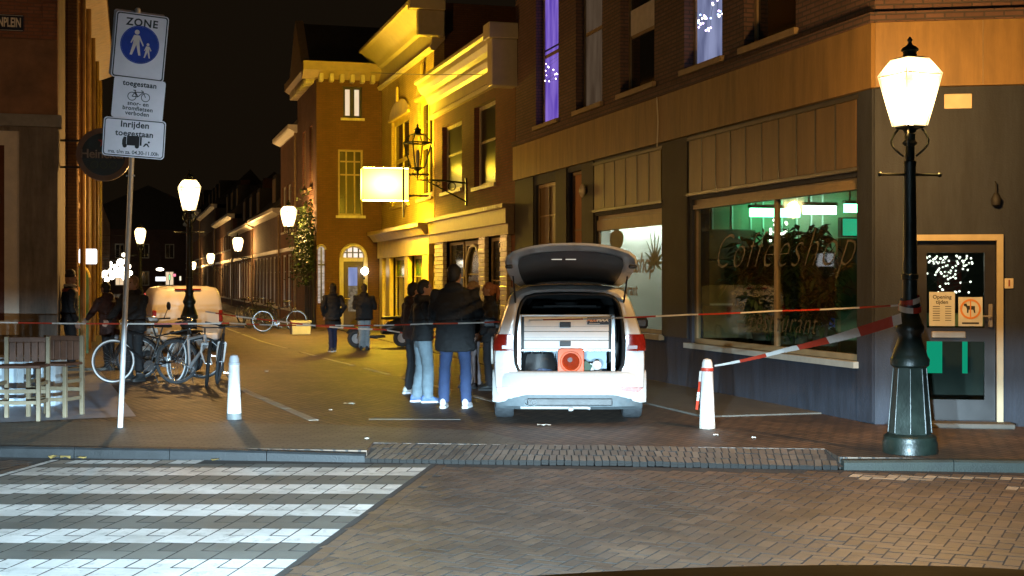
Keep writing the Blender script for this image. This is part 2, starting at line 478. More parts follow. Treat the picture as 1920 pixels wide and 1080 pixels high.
# herringbone brick road
items = []
U = .105
A45 = radians(45 + 19)
ca, sa = cos(A45), sin(A45)
from mathutils import noise as mnoise
def und(x, y):
    f = min(1, max(0, (x - zr(y) - .25)/.8)) * min(1, max(0, (KY(x) - .25 - y)/.5))
    return f*(.012*mnoise.noise((x*.45, y*.6, .3)) + .005*mnoise.noise((x*1.6, y*1.8, 4.0)) - .006)
def faded(x, y):
    d = KY(x) - y
    return (x > 3.15 and .28 < d < .52 and x < 9) or (x > 4.25 and .82 < d < 1.0)
for i in range(-160, 170):
    for j in range(-160, 170):
        mm = (i - j) % 4
        if mm == 0: cx, cy, r = (i+1)*U, (j+.5)*U, 0
        elif mm == 3: cx, cy, r = (i+.5)*U, (j+1)*U, pi/2
        else: continue
        x = cx*ca - cy*sa; y = cx*sa + cy*ca + 9.5
        if y < 6.6 or y > KY(x) - .23 or abs(x) > .40*y + .8: continue
        if zl(y) - .25 < x < zr(y) + .13 and y > 5: continue
        items.append((x, y, ROAD_Z + und(x, y) + random.uniform(-.0012, .0012), A45 + r + random.gauss(0, .012), 0, 2*U-.009, U-.009, .05, faded_m if faded(x, y) else road_m))
# gutter course beside the kerb, border course beside the crossing
ka = math.atan(-.11)
x = -6.4
while x < 7.0:
    if not (zl(13) - .25 < x < zr(13) + .16):
        items.append((x, KY(x) - .115, ROAD_Z - .006, ka + random.gauss(0, .01), 0, .2, .2, .05, road_m))
    x += .208
y = 6.6
while y < 13.0:
    for side in (zr(y) + .11, zl(y) - .15):
        items.append((side, y, ROAD_Z + .003 + random.uniform(-.001, .001), pi/2 - math.atan(.134) + random.gauss(0, .01), 0, .2, .10, .05, road_m))
    y += .208
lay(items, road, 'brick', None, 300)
js = MB(); rows = []
for i in range(81):
    x = -9 + 18*i/80
    rows.append([(x, yy, ROAD_Z + und(x, yy) - .0034) for yy in [6 + (KY(x) - .012 - 6)*q/50 for q in range(51)]])
js.loft(rows, False, False); js.build('joint_sand', ground_m, road, 60, 'stuff')

# zebra crossing laid in painted tiles
zebra = MB().quad((zl(6.6)-.1, 6.6, ROAD_Z-.0022), (zr(6.6)+.05, 6.6, ROAD_Z-.0022), (zr(13.1)+.05, 13.1, ROAD_Z-.0022), (zl(13.1)-.1, 13.1+.4, ROAD_Z-.0022)).build('crossing', ground_m, None, None, 'structure')
items = []
ROW = .2625
za = -math.atan(.134)
for r in range(-3, 26):
    yc = 12.80 - (r + .5) * ROW
    if yc < 6.6: break
    stripe = (r % 4) in (0, 1)
    wide = (r % 2 == 1)
    w = .29 if wide else .145
    n = int(round(ZW / w))
    for c in range(n):
        x = zl(yc) + (c + .5) * w
        if yc > KY(x) - .14: continue
        m = white_m if stripe else grey_m
        if r == -2 and -1.2 > x: m = white_m if c % 7 else faded_m
        items.append((x, yc, ROAD_Z + random.uniform(-.0006, .0006), za, 0, w - .011, ROW - .006, .05, m))
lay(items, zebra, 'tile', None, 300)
b = MB()
for k in range(7):
    y0 = 12.0 + k*.19; y1 = y0 + .18
    b.poly([(zl(y0)-.085, y0, ROAD_Z+.003), (zl(y0)-.015, y0, ROAD_Z+.003), (zl(y1)-.015, y1, ROAD_Z+.003), (zl(y1)-.085, y1, ROAD_Z+.003)])
b.build('edge_line', white_m, zebra)

# side street surface, one sheet with a notch for the dropped entrance
street_m = brickmat('street_brick', (.098,.064,.044), (.175,.115,.078), (.022,.017,.013), .21, .105, .6, .60, True, YAW + radians(45), .6, .013)
st_pts = [(-60, KY(-60)+.16, 0), (RX0, KY(RX0)+.16, 0), (RX0, KY(RX0)+.78, 0), (RX1, KY(RX1)+.78, 0), (RX1, KY(RX1)+.16, 0), (60, KY(60)+.16, 0), (120, 20, 0), (160, 500, 0), (-260, 500, 0), (-120, 30, 0)]
street = MB().loft([[(x,y,-.3) for x,y,z in st_pts], st_pts], True, True).build('street', street_m, None, None, 'structure')

# greyer brick footway along the main road
pave_m = brickmat('pavement_brick', (.125,.12,.10), (.17,.16,.135), (.06,.056,.048), .21, .07, .4, .62, True, radians(8), .5, .009)
pv_pts = [(-12, KY(-12)+.162, .004), (RX0-.01, KY(RX0-.01)+.162, .004), (RX0-.01, KY(RX0)+.79, .004), (.2, KY(.2)+.79, .004), (-.3, 15.0, .004), (-2.3, 15.7, .004), (-4.9, 16.0, .004), (-6.1, 15.80, .004), (-12, 15.45, .004)]
MB().poly(pv_pts).build('pavement', pave_m, None, None, 'structure')

# pale stone strips let into the street
pale_m = mat('pale_stone', (.33,.30,.25), .7, 0, .25, 9, .2, 60)
foot_m = mat('footway', (.10,.09,.075), .75, 0, .2, 3, .25, 40)
def strip(pts, w, seg, name='strip_stone', pm=None):
    for (ax, ay), (bx, by) in zip(pts[:-1], pts[1:]):
        L = math.hypot(bx-ax, by-ay); n = max(1, int(L/seg)); a = atan2(by-ay, bx-ax)
        me = MB().box(-L/n/2+.006, L/n/2-.006, -w/2, w/2, -.03, .006).mesh(name, pm or pale_m)
        for i in range(n):
            if random.random() < .1: continue
            q = (i+.5)/n
            o = obj(name, me, street); o.location = (ax+(bx-ax)*q, ay+(by-ay)*q, random.uniform(-.002, .002)); o.rotation_euler = (0, 0, a)
strip([(-.26, 18.7), (-1.61, 22.4), (-4.1, 29.0), (-6.75, 36.3), (-13.5, 58.0)], .10, .8)
strip([(-2.40, 16.15), (-3.84, 19.8), (-4.6, 21.8)], .12, .7)
strip([(-1.75, 16.28), (-.62, 16.25)], .05, .4, pm=foot_m)
strip([(2.3, 17.4), (.95, 22.0)], .09, .8)

# right-hand footway of the side street, raised, with a kerb
foot_m = mat('footway', (.10,.09,.075), .75, 0, .2, 3, .25, 40)
def sbox(mb, s0, s1, t0, t1, z0, z1):
    p = [W(s0,t0), W(s1,t0), W(s1,t1), W(s0,t1)]
    return mb.loft([[(q.x,q.y,z0) for q in p], [(q.x,q.y,z1) for q in p]], True, True)
fw = MB(); sbox(fw, 6.9, 8.42, 15.2, 46.5, -.02, .018)
fw = fw.build('footway', foot_m, None, None, 'structure')
for k in range(30):
    b = MB(); sbox(b, 6.78, 6.895, 15.2+k*1.04, 15.2+k*1.04+1.03, -.05, .022+random.uniform(-.003,.003)); b.build('kerb_stone', foot_m, fw)
fw2 = MB(); sbox(fw2, 4.9, 6.2, 46.8, 140, -.02, .05); fw2.build('far_footway', foot_m, None, None, 'structure')
fw3 = MB(); sbox(fw3, -1.4, .3, 26.2, 140, -.02, .05); fw3.build('left_footway', foot_m, None, None, 'structure')

# dropped entrance: courses of bricks on edge running down to the road
ramp = MB().loft([[(RX0,KY(RX0)+.775,-.006),(RX0,KY(RX0),-.074)], [(RX1,KY(RX1)+.775,-.006),(RX1,KY(RX1),-.074)]], False, False).build('entrance_ramp', ground_m, None, None, 'structure')
me = MB().pavebox(.064, .245, .05, .002).mesh('brick', [ramp_m, edge_shade_m])
for c in range(3):
    x = RX0 + .04 + (c % 2) * .036
    while x < RX1 - .03:
        yy = KY(x) + .13 + c*.253
        zz = -.062 + .062*((c*.253 + .13)/.78)
        wob = .012*sin(x*1.7) + random.uniform(-.006, .006)
        o = obj('brick', me, ramp); o.location = (x, yy, zz + wob*.6 + .004)
        o.rotation_euler = (.075 + random.gauss(0, .015), random.gauss(0, .03), ka + .10*sin(x*1.3) + random.gauss(0, .02))
        x += .0725

# kerb stones left and right of the entrance
kerb_m = mat('kerb_stone', (.011,.012,.013), .6, 0, .3, 8, .3, 70)
kerb_m2 = mat('kerb_stone_green', (.018,.022,.017), .7, 0, .35, 6, .3, 70)
def kerb(name, x0, x1, m, drop):
    k = MB().box(0, .01, 0, .01, -.2, -.19).build(name, m, None, None, 'structure')
    n = max(1, int(round(abs(x1-x0)/1.0)))
    for i in range(n):
        a, c = x0 + (x1-x0)*i/n, x0 + (x1-x0)*(i+1)/n
        a, c = min(a, c), max(a, c)
        za = 0.004 - drop(a); zc = 0.004 - drop(c)
        b = MB()
        def sec(x, z): return [(x, KY(x)+.005, ROAD_Z-.1), (x, KY(x)+.005, z-.02), (x, KY(x)+.025, z), (x, KY(x)+.155, z), (x, KY(x)+.155, ROAD_Z-.1)]
        b.loft([sec(a+.004, za), sec(c-.004, zc)], True, True)
        b.build('kerb_stone', m, k)
kerb('kerb', -9.4, RX0, kerb_m, lambda x: max(0, (x + 3.0)/1.55)*.022)
kerb('kerb_right', RX1, 9.2, kerb_m2, lambda x: max(0, (3.9 - x)/.75)*.02)

# bluestone terrace in front of the corner pub
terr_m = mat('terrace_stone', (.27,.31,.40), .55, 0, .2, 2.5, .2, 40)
tp = [(-9.2, 15.65), (-6.09, 15.86), (-4.68, 16.6), (-8.3, 26.6), (-12.5, 26.2)]
tb = MB().poly([(x,y,.005) for x,y in tp])
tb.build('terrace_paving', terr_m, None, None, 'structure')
# ================================================================ buildings
SWAP = Matrix(((0,1,0,0),(1,0,0,0),(0,0,1,0),(0,0,0,1)))
ID = Matrix.Identity(4)
FACE_TXT = (radians(90), 0, radians(-90))      # lettering on a wall that faces -x

def fac(y0, y1, z0, z1, ops, th=.3, x=0.0):
    """wall slab with rectangular openings (facade frame: x depth, y along, z up)"""
    b = MB()
    ys = sorted({y0, y1, *[min(max(q, y0), y1) for o in ops for q in o[:2]]})
    zs = sorted({z0, z1, *[min(max(q, z0), z1) for o in ops for q in o[2:4]]})
    for a, c in zip(ys[:-1], ys[1:]):
        run = None
        for e, f in zip(zs[:-1], zs[1:]):
            my, mz = (a+c)/2, (e+f)/2
            hole = any(o[0] < my < o[1] and o[2] < mz < o[3] for o in ops)
            if hole:
                if run: b.box(x, x+th, a, c, run[0], run[1]); run = None
            else: run = (run[0], f) if run else (e, f)
        if run: b.box(x, x+th, a, c, run[0], run[1])
    return b

def window(parent, y0, y1, z0, z1, fm, pm, rec=.10, fw=.06, vb=(), hb=(), sill=None, Mx=ID, name='window', bar=.035, pms=None, panes=True):
    b = MB(); d = .07
    b.box(rec, rec+d, y0, y0+fw, z0, z1); b.box(rec, rec+d, y1-fw, y1, z0, z1)
    b.box(rec, rec+d, y0+fw, y1-fw, z0, z0+fw); b.box(rec, rec+d, y0+fw, y1-fw, z1-fw, z1)
    ys = [y0+fw] + [y0+(y1-y0)*q for q in vb] + [y1-fw]
    zs = [z0+fw] + [z0+(z1-z0)*q for q in hb] + [z1-fw]
    for q in ys[1:-1]: b.box(rec+.004, rec+d-.004, q-bar/2, q+bar/2, z0+fw, z1-fw)
    for q in zs[1:-1]:
        for a, c in zip(ys[:-1], ys[1:]): b.box(rec+.008, rec+d-.008, a+bar/2, c-bar/2, q-bar/2, q+bar/2)
    w = b.xf(Mx).build(name, fm, parent)
    if panes:
        k = 0
        for a, c in zip(ys[:-1], ys[1:]):
            for e, f in zip(zs[:-1], zs[1:]):
                MB().box(rec+.03, rec+.038, a-.005, c+.005, e-.005, f+.005).xf(Mx).build('pane', pms[k % len(pms)] if pms else pm, w); k += 1
    if sill:
        MB().box(-.07, rec-.003, y0-.08, y1+.08, z0-.09, z0-.002).xf(Mx).build('sill', sill, w)
    return w

def cornice(parent, y0, y1, prof, m, Mx=ID, name='cornice'):
    return MB().prism(prof, 'y', y0, y1).xf(Mx).build(name, m, parent)

class Bld:
    def __init__(self, name, label, s, t0):
        self.s, self.t0 = s, t0
        self.r = thing(name, label, 'building', W(s, t0), YAW)
    def y(self, px): return T(px, self.s) - self.t0
    def z(self, px, py): return ZT(py, T(px, self.s), self.s)

brick_brown = brickmat('brick_brown', (.16,.065,.035), (.20,.085,.048), (.12,.075,.05), .22, .065, .5)
brick_dark = brickmat('brick_dark', (.115,.06,.045), (.15,.08,.06), (.06,.045,.04), .22, .065, .5)
brick_orange = brickmat('brick_orange', (.105,.042,.015), (.13,.054,.02), (.08,.04,.02), .22, .065, .4)
brick_red = brickmat('brick_red', (.13,.042,.022), (.165,.056,.028), (.10,.05,.03), .22, .065, .5)
tan_m = mat('fascia_tan', (.26,.15,.045), .6, 0, .1, 1.5, .06, 25, streak=.35)
tan2_m = mat('panel_tan', (.13,.072,.025), .5, 0, .14, 2.0, .05, 25, streak=.4)
wall_m = mat('wall_paint', (.024,.029,.042), .75, 0, .16, 2.2, .25, 45, streak=.5)
pier_m = mat('pier_dark', (.014,.012,.011), .7, 0, .2, 3, .15, 40)
cream_m = mat('cream_paint', (.50,.43,.30), .45, 0, .12, 4, .05, 30, streak=.35)
wood_m = mat('frame_tan', (.26,.18,.09), .5, 0, .2, 5, .08, 30)
white_wood = mat('white_wood', (.62,.58,.5), .45, 0, .1, 5, .05, 30)
blackf_m = mat('black_frame', (.02,.018,.018), .4, 0, .2, 4)
dpane = darkpane('dark_pane')
clear = glassmat('shop_glass', (.86,.9,.86), .06, .02)
stone_m = mat('grey_stone', (.17,.135,.11), .8, 0, .25, 2.5, .3, 25, streak=.5)
gold_m = mat('gold_paint', (.60,.45,.11), .4, 0, .2, 3, .05, 30)

# ---------------------------------------------------------------- corner coffee shop, right
S1 = 8.42
t0 = T(1640, S1); t1 = T(967, S1)
B = Bld('corner_shop', 'dark corner building with tan fascia band, lit shop windows and glazed corner door', S1, t0)
L1 = t1 - t0
yb = B.y
Wbig = (yb(1609), yb(1297), .72, 2.95)
Wleft = (yb(1243), yb(1117), .80, 2.90)
Wn = (yb(1043), yb(1004), .35, 3.75)
Dn = (yb(1092), yb(1065), .0, 3.85)
lower = fac(0, L1, 0, 3.96, [Wbig, Wleft, Wn, Dn], .3).build('lower_wall', wall_m, B.r)
# dark piers, 3 mm proud
for a, c in ((1639, 1611), (1291, 1244), (1115, 1093), (1064, 1044), (1002, 968)):
    MB().box(-.03, -.002, yb(a), yb(c), .78 if a == 1291 else .02, 3.955).build('pier', pier_m if a < 1600 else wall_m, B.r)
band = MB().box(-.07, .25, -.04, L1, 3.962, 4.72).build('fascia_band', tan_m, B.r)
MB().tube([(-.085, yb(1241), 3.9), (-.085, yb(1243), 4.3), (-.08, yb(1240), 4.72)], .012, 6).build('cable', cream_m, band)
MB().box(-.10, .2, -.07, L1, 4.723, 4.84).build('brick_ledge', brick_dark, B.r)
up_ops = [(yb(1047), yb(1005), 5.02, 8.0), (yb(1129), yb(1080), 5.02, 8.0), (yb(1227), yb(1163), 5.02, 8.0), (yb(1354), yb(1283), 5.02, 8.0), (yb(1492), yb(1395), 5.02, 8.0)]
fac(0, L1, 4.842, 10.5, up_ops, .3).build('upper_wall', brick_dark, B.r)
MB().box(.302, 6.5, 0, L1, 4.8, 10.5).build('wall_core', brick_dark, B.r)
MB().box(.302, 6.5, 0, L1, 3.7, 4.79).build('floor_slab', pier_m, B.r)
MB().box(-.25, 6.6, -.2, L1, 10.5, 10.8).build('gutter', wood_m, B.r)
purple = litmat('purple_glow', (.16,.08,.65), (.42,.26,1.0), .62)
dimcurt = litmat('dim_curtain', (.16,.10,.06), (.28,.19,.12), .3)
bluec = litmat('blue_curtain', (.16,.18,.34), (.36,.40,.66), .72)
whitec = mat('net_curtain', (.55,.5,.42), .9, 0, .15, 6)
for i, o in enumerate(up_ops):
    hb = (.5,) if i != 2 else (.34,)
    pm = [purple, dimcurt, dpane, bluec, dpane][i]
    w = window(B.r, *o, wood_m, pm, .16, .08, (), hb, wood_m, bar=.07)
    if i == 2:
        MB().box(.15, .155, o[0]+.35, o[1]-.12, 6.05, 6.5).build('net_curtain', whitec, w)
    if i == 0:
        MB().box(.165, .18, o[0]+.1, o[1]-.1, 6.62, 6.655).build('glazing_bar', blackf_m, w)
# strings of little lights behind the upper windows
bulb_p = emitmat('bulb_violet', (.75,.55,1.0), 5.0)
bulb_b = emitmat('bulb_blue', (.35,.5,1.0), 4.0)
bulb_w = emitmat('bulb_white', (1.0,.95,.85), 6.0)
def bulbs(name, label, pts, mats, r, root_loc, rz):
    tg = thing(name, label, 'fairy lights', root_loc, rz)
    meshes = [MB().ball((0,0,0), r, 8, 5).mesh('bulb', m) for m in mats]
    wire = MB()
    for k, p in enumerate(pts):
        o = obj('bulb', meshes[k % len(meshes)], tg); o.location = p
    for a, c in zip(pts[:-1], pts[1:]):
        wire.tube([a, c], .0025, 4)
    wire.build('wire', blackf_m, tg)
    return tg
o = up_ops[3]; pts = []
for k in range(34):
    q = k/33
    zz = 5.62 + .18*sin(q*9) + (1.0*max(0, 1-abs(q-.62)/.16))*.75
    pts.append((.12, o[1]-.25 - q*(o[1]-o[0]-.45) + random.uniform(-.05,.05), zz + random.uniform(-.1,.1)))
bulbs('fairy_lights', 'blue and violet fairy lights in a mound behind upstairs window pane', pts, [bulb_p, bulb_b, bulb_w, bulb_p], .017, W(S1, t0), YAW)
o = up_ops[0]; pts = [(.12, random.uniform(o[0]+.2, o[1]-.2), 6.35 - k*.032 + random.uniform(-.05,.05)) for k in range(16)]
bulbs('fairy_lights', 'violet fairy lights hanging in the purple upstairs window', pts, [bulb_p, bulb_w], .015, W(S1, t0), YAW)
# vertical fascia panels over the shop windows
def panels(px0, px1, z0, z1, n, thick=()):
    a, c = yb(px1), yb(px0); w = (c-a)/n
    fr = MB(); fr.box(-.035, -.002, a-.05, c+.05, z1, z1+.05); fr.box(-.05, -.002, a-.05, c+.05, z0-.05, z0)
    fr.build('panel_rail', blackf_m, B.r)
    for k in range(n):
        MB().rbox(-.028, -.002, c-(k+1)*w+.016, c-k*w-.016, z0+.004, z1-.004, .006).build('panel', tan2_m, B.r)
        if k: MB().box(-.034, -.002, c-k*w-.013, c-k*w+.013, z0+.004, z1-.004).build('batten', blackf_m, B.r)
panels(1294, 1610, 3.06, 3.88, 10)
panels(1116, 1243, 3.02, 3.86, 6)
# shop window, big
wb = window(B.r, *Wbig, wood_m, clear, .05, .075, (.455,), (), None, bar=.07)
MB().box(-.10, .045, Wbig[0]-.06, Wbig[1]+.1, .64, .718).build('sill', mat('sill_grey', (.38,.36,.30), .6, 0, .15, 5), wb)
MB().box(.02, .12, Wbig[0]+.0, Wbig[1]-.0, 2.80, 2.87).build('blind_box', wood_m, wb)
wl = window(B.r, *Wleft, wood_m, glassmat('etched_glass', (.85,.88,.84), .05, .05, (.70,.74,.68), .38), .05, .07, (), (), None)
MB().box(-.10, .045, Wleft[0]-.06, Wleft[1]+.06, .71, .798).build('sill', wood_m, wl)
MB().box(.02, .12, Wleft[0]+.01, Wleft[1]-.01, 2.62, 2.82).build('blind_box', wood_m, wl)
# lettering
let_m = mat('letter_gold', (.055,.042,.018), .5, 0, .15, 8, emit=(.5,.36,.14), est=.0)
cy = (Wbig[0]+Wbig[1])/2
text('lettering', 'Coffeeshop', .76, let_m, wb, (.068, cy-.2, 2.10), FACE_TXT, shear=.6, spacing=1.16, bold=-.017)
text('lettering', 'restaurant', .42, let_m, wb, (.068, cy-.35, 1.12), FACE_TXT, shear=.45, spacing=1.1, bold=-.006)
let2_m = mat('letter_ochre', (.20,.135,.06), .6, 0, .15, 8)
cyl = (Wleft[0]+Wleft[1])/2
text('lettering', 'Coffeeshop', .50, let2_m, wl, (.068, cyl-.05, 1.98), FACE_TXT, shear=.3, spacing=.92, bold=.005)
text('lettering', 'restaurant', .30, let2_m, wl, (.068, cyl+.30, 1.52), FACE_TXT, shear=.1, bold=.003)
leaf = MB()
lc = Vector((.066, Wleft[0]+.52, 1.98))
for k in range(11):
    a = radians(-20 + k*22); ln = .62 - .22*abs(k-5)/5
    d = Vector((0, -cos(a), sin(a))); n = Vector((0, -sin(a), -cos(a)))
    pl = [lc, lc+d*ln*.35+n*.035, lc+d*ln, lc+d*ln*.35-n*.035]
    leaf.loft([pl, [q + Vector((-.004,0,0)) for q in pl]], True, True)
leaf.build('leaf_emblem', mat('leaf_green', (.10,.12,.05), .6), wl)
lm = MB(); lc = Vector((.066, Wleft[1]-.95, 2.42)); pl = [lc+Vector((0, -.36*cos(a)*(1+.25*sin(a)), .2*sin(a))) for a in [2*pi*k/14 for k in range(14)]]
lm.loft([pl, [q+Vector((-.004,0,0)) for q in pl]], True, True).build('emblem', mat('leaf_green2', (.13,.15,.08), .6), wl)
# narrow bays beside the left window
window(B.r, *Wn, wood_m, tan2_m, .07, .07, (.5,), (.52, .80), None, bar=.03)
dn = window(B.r, *Dn, wood_m, mat('door_orange', (.36,.15,.05), .5, 0, .2, 4), .10, .06, (), (.70,), None, name='side_door')
MB().box(.08, .095, Dn[0]+.05, Dn[0]+.22, 1.6, 2.55).build('light_slot', emitmat('slot_light', (1.0,.82,.55), 1.6), dn)
MB().lathe([(.09,0),(.13,.03),(.13,.05),(.05,.09)], 14).xf(Matrix.Translation((-.04, yb(1099), 3.42)) @ Matrix.Rotation(radians(-90), 4, 'Y')).build('alarm_disc', cream_m, B.r, 40)
# interior of the shop: the view runs in at a shallow angle, so the cross wall behind the window shows
in_wall = mat('interior_wall', (.22,.26,.16), .8, 0, .12, 1.5)
in_dark = mat('interior_dark', (.05,.045,.03), .7, 0, .3, 2)
in_floor = mat('interior_floor', (.10,.08,.06), .5, 0, .2, 3)
def sI(px, t):
    k = (px-960)/F
    return t*(k*cos(YAW)+sin(YAW))/(cos(YAW)-k*sin(YAW)) - S1
y0r, y1r, y2r = .35, yb(1284), yb(1104)
for nm, bx_ in (('back', (4.2, 4.3, y0r, y2r, .06, 3.54)), ('end', (1.35, 4.19, 2.0, 2.1, .06, 3.54)), ('cross', (.31, 4.19, y1r, y1r+.1, .06, 3.54)), ('far', (.31, 4.19, y2r, y2r+.1, .06, 3.54))):
    MB().box(*bx_).build('room_wall', in_wall if nm != 'far' else mat('interior_white', (.7,.72,.68), .8, 0, .05, 2), B.r)
MB().box(.31, 4.3, y0r, y2r, .0, .05).build('room_floor', in_floor, B.r)
MB().box(.31, 4.3, y0r, y2r, 3.55, 3.69).build('room_ceiling', in_wall, B.r)
tP1 = t0 + y1r
tube_g = emitmat('tube_green', (.20,1.0,.55), 13.0)
tube_w = emitmat('tube_white', (.62,1.0,.86), 15.0)
def zI(py, px, t):
    Y = W(S1+sI(px, t), t).y; return EYE + (HOR-py)/F*Y
for k, (pa, pb, py) in enumerate(((1405, 1500, 399), (1505, 1568, 394), (1582, 1614, 391))):
    tt_ = tP1 - .35; a, c = sI(pa, tt_), sI(pb, tt_); zz = zI(py, pa, tt_)
    ft = thing('ceiling_lamp', ['greenish tube lamp in the shop crossing the window mullion', 'middle greenish white tube lamp under the shop ceiling', 'green tube lamp at the right edge of the shop window'][k], 'lamp', W(S1, t0), YAW, 'tube lamps in the shop')
    MB().box(a, c, y1r-.40, y1r-.30, zz+.075, zz+.13).build('housing', in_wall, ft)
    MB().box(a+.02, c-.02, y1r-.39, y1r-.31, zz-.06, zz+.073).build('tube', tube_g if k != 1 else tube_w, ft)
    MB().box(a+.1, a+.12, y1r-.36, y1r-.34, zz+.131, 3.549).build('rod', in_dark, ft)
for k, px in enumerate((1335, 1372, 1407, 1430, 1465, 1493, 1520, 1541)):
    x_ = sI(px, tP1); MB().box(x_-.012, x_+.012, y1r-.03, y1r-.002, 1.4, 3.2).build('wall_batten', mat('batten_white', (.62,.64,.56), .4), B.r)
# things standing in the shop
def shop_thing(name, label, cat): return thing(name, label, cat, W(S1, t0), YAW)
fg = shop_thing('display_fridge', 'white display fridge with blue strip beyond the window plant', 'fridge')
tt_ = tP1-.5; a, c = sI(1527, tt_), sI(1567, tt_); yv = y1r-.5
MB().rbox(a, c, yv, yv+.45, .06, 2.15, .02).build('cabinet', mat('fridge_white', (.66,.68,.70), .4), fg)
MB().box(a+.02, c-.02, yv-.012, yv-.002, .95, 1.16).build('blue_strip', mat('fridge_blue', (.04,.12,.55), .4), fg)
MB().box(a+.02, c-.02, yv-.012, yv-.002, 1.28, 1.72).build('dark_shelf', in_dark, fg)
gd = shop_thing('inner_door', 'narrow olive inner door under a green light box in the shop', 'door')
tt_ = tP1-1.3; a, c = sI(1569, tt_), sI(1614, tt_); yv = y1r-1.3
MB().rbox(a, c, yv, yv+.06, .06, 2.34, .01).build('leaf', mat('green_panel', (.12,.18,.09), .5, 0, .2, 2), gd)
MB().box(a, a+.05, yv-.03, yv-.002, .06, 2.34).build('jamb', mat('jamb_tan', (.3,.22,.1), .5), gd)
sgn = shop_thing('green_light_box', 'glowing green light box inside the shop beside its right window edge', 'light box')
MB().rbox(a+.08, c, yv+.0, yv+.12, 2.36, 2.66, .01).build('housing', in_dark, sgn); MB().box(a+.1, c-.02, yv-.012, yv-.002, 2.38, 2.64).build('face', emitmat('green_face', (.02,.62,.34), .85), sgn)
pic = shop_thing('menu_board', 'dark wide menu board above cabinets, left half of shop window', 'board')
tt_ = tP1-.15; a, c = sI(1312, tt_), sI(1412, tt_); yv = y1r-.15
for k, (z0_, z1_, m_) in enumerate(((.06, .62, in_dark), (.63, 1.30, mat('board_brown', (.16,.11,.05), .5, 0, .4, 4)), (1.34, 2.0, mat('board_olive', (.09,.09,.04), .5, 0, .4, 3)), (2.02, 2.5, M['board_olive']))):
    MB().rbox(a, c, yv-.10-.06*(k<2), yv, z0_, z1_, .01).build('panel', m_, pic)
MB().box(a+.1, c-.3, yv-.19, yv-.161, 1.302, 1.33).build('shelf_edge', mat('batten_white', (.62,.64,.56), .4), pic)
cn = shop_thing('shop_counter', 'low pale counter below the lettering inside the shop window', 'counter')
a, c = sI(1400, tP1-.6), sI(1540, tP1-.6)
MB().rbox(a, c, y1r-.62, y1r-.2, .06, 1.02, .02).build('cabinet', mat('counter_tan', (.20,.15,.09), .6, 0, .3, 3), cn); MB().rbox(a-.03, c+.03, y1r-.66, y1r-.18, 1.022, 1.07, .01).build('worktop', in_wall, cn)
# glowing balls standing in for the street lamp's reflection at the mullion
tt_ = tP1-1.0; x_ = sI(1457, tt_); zz = zI(432, 1457, tt_)
pts = [(x_+random.gauss(0,.07), y1r-1.0+random.gauss(0,.06), zz+random.gauss(0,.09)) for k in range(30)]
bulbs('reflection_cluster', 'white glowing cluster standing in for a lamp reflection by the shop window mullion', pts, [bulb_w], .022, W(S1, t0), YAW)
def plant(name, label, loc, h, n, spread, leafm, seed, ll=.22):
    rnd = random.Random(seed); tg = thing(name, label, 'plant', loc, YAW)
    MB().lathe([(.13,0),(.18,.28),(.19,.3),(.16,.3),(.15,.26)], 14).build('pot', in_dark, tg, 40)
    st = MB(); lv = MB()
    for k in range(n):
        a = rnd.uniform(0, 2*pi); hh = h*rnd.uniform(.35, 1); sp = spread*rnd.uniform(.3, 1)
        tip = Vector((sp*cos(a), sp*sin(a), .26+hh)); mid = Vector((tip.x*.4, tip.y*.4, .26+hh*.6))
        st.tube([(0,0,.25), mid, tip], [.012,.009,.004], 5)
        for q in range(26):
            p = mid.lerp(tip, rnd.random()) if q > 4 else Vector((0,0,.3)).lerp(mid, rnd.uniform(.2,1))
            d = Vector((rnd.gauss(0,1), rnd.gauss(0,1), rnd.gauss(-.1,.6))).normalized(); u, v = _frame(d); l = ll*rnd.uniform(.6,1.2)
            lv._add([p, p+d*l*.5+u*l*.2, p+d*l-Vector((0,0,l*.25)), p+d*l*.5-u*l*.2], [(0,1,2),(0,2,3)])
    st.build('stem', in_dark, tg, None, 'stuff'); lv.build('foliage', leafm, tg)
    return tg
leafd = mat('leaf_dark', (.03,.055,.02), .5, 0, .4, 9)
def inw(px, x_, z): return W(S1+x_, T(px, S1+x_), z)
plant('potted_plant', 'tall bushy dark plant filling the middle of the shop window', inw(1492, .75, .61), 1.6, 70, .62, leafd, 3, .26)
plant('potted_plant', 'leafy dark plant behind the mullion of the shop window', inw(1432, .80, .61), 1.55, 60, .62, leafd, 5, .26)
plant('potted_plant', 'low dense plant at the foot of the shop window middle', inw(1468, .5, .61), .85, 60, .6, leafd, 15, .22)
plant('potted_plant', 'wispy plant with drooping leaves against the white fridge', inw(1548, .85, .61), 1.55, 8, .4, leafd, 9, .22)
wt = shop_thing('window_bench', 'dark low bench carrying plants behind the shop window', 'bench')
MB().rbox(.42, 1.1, .6, Wbig[1]-.6, .52, .605, .01).build('top', in_dark, wt)
for q in (.7, 2.6, Wbig[1]-.8): MB().box(.5, 1.0, q, q+.05, .052, .518).build('leg', in_dark, wt)
# smaller lit room behind the left window
lt = shop_thing('ceiling_lamp', 'white tube lamp across the top of the left shop window', 'lamp')
yl_ = y2r - .3
MB().box(.35, 3.0, yl_-.06, yl_+.06, 2.88, 2.95).build('housing', in_wall, lt); MB().box(.37, 2.98, yl_-.05, yl_+.05, 2.80, 2.878).build('tube', emitmat('tube_cool', (.90,1.0,.92), 75.0), lt)
MB().box(1.0, 1.02, yl_-.01, yl_+.01, 2.951, 3.549).build('rod', in_dark, lt)

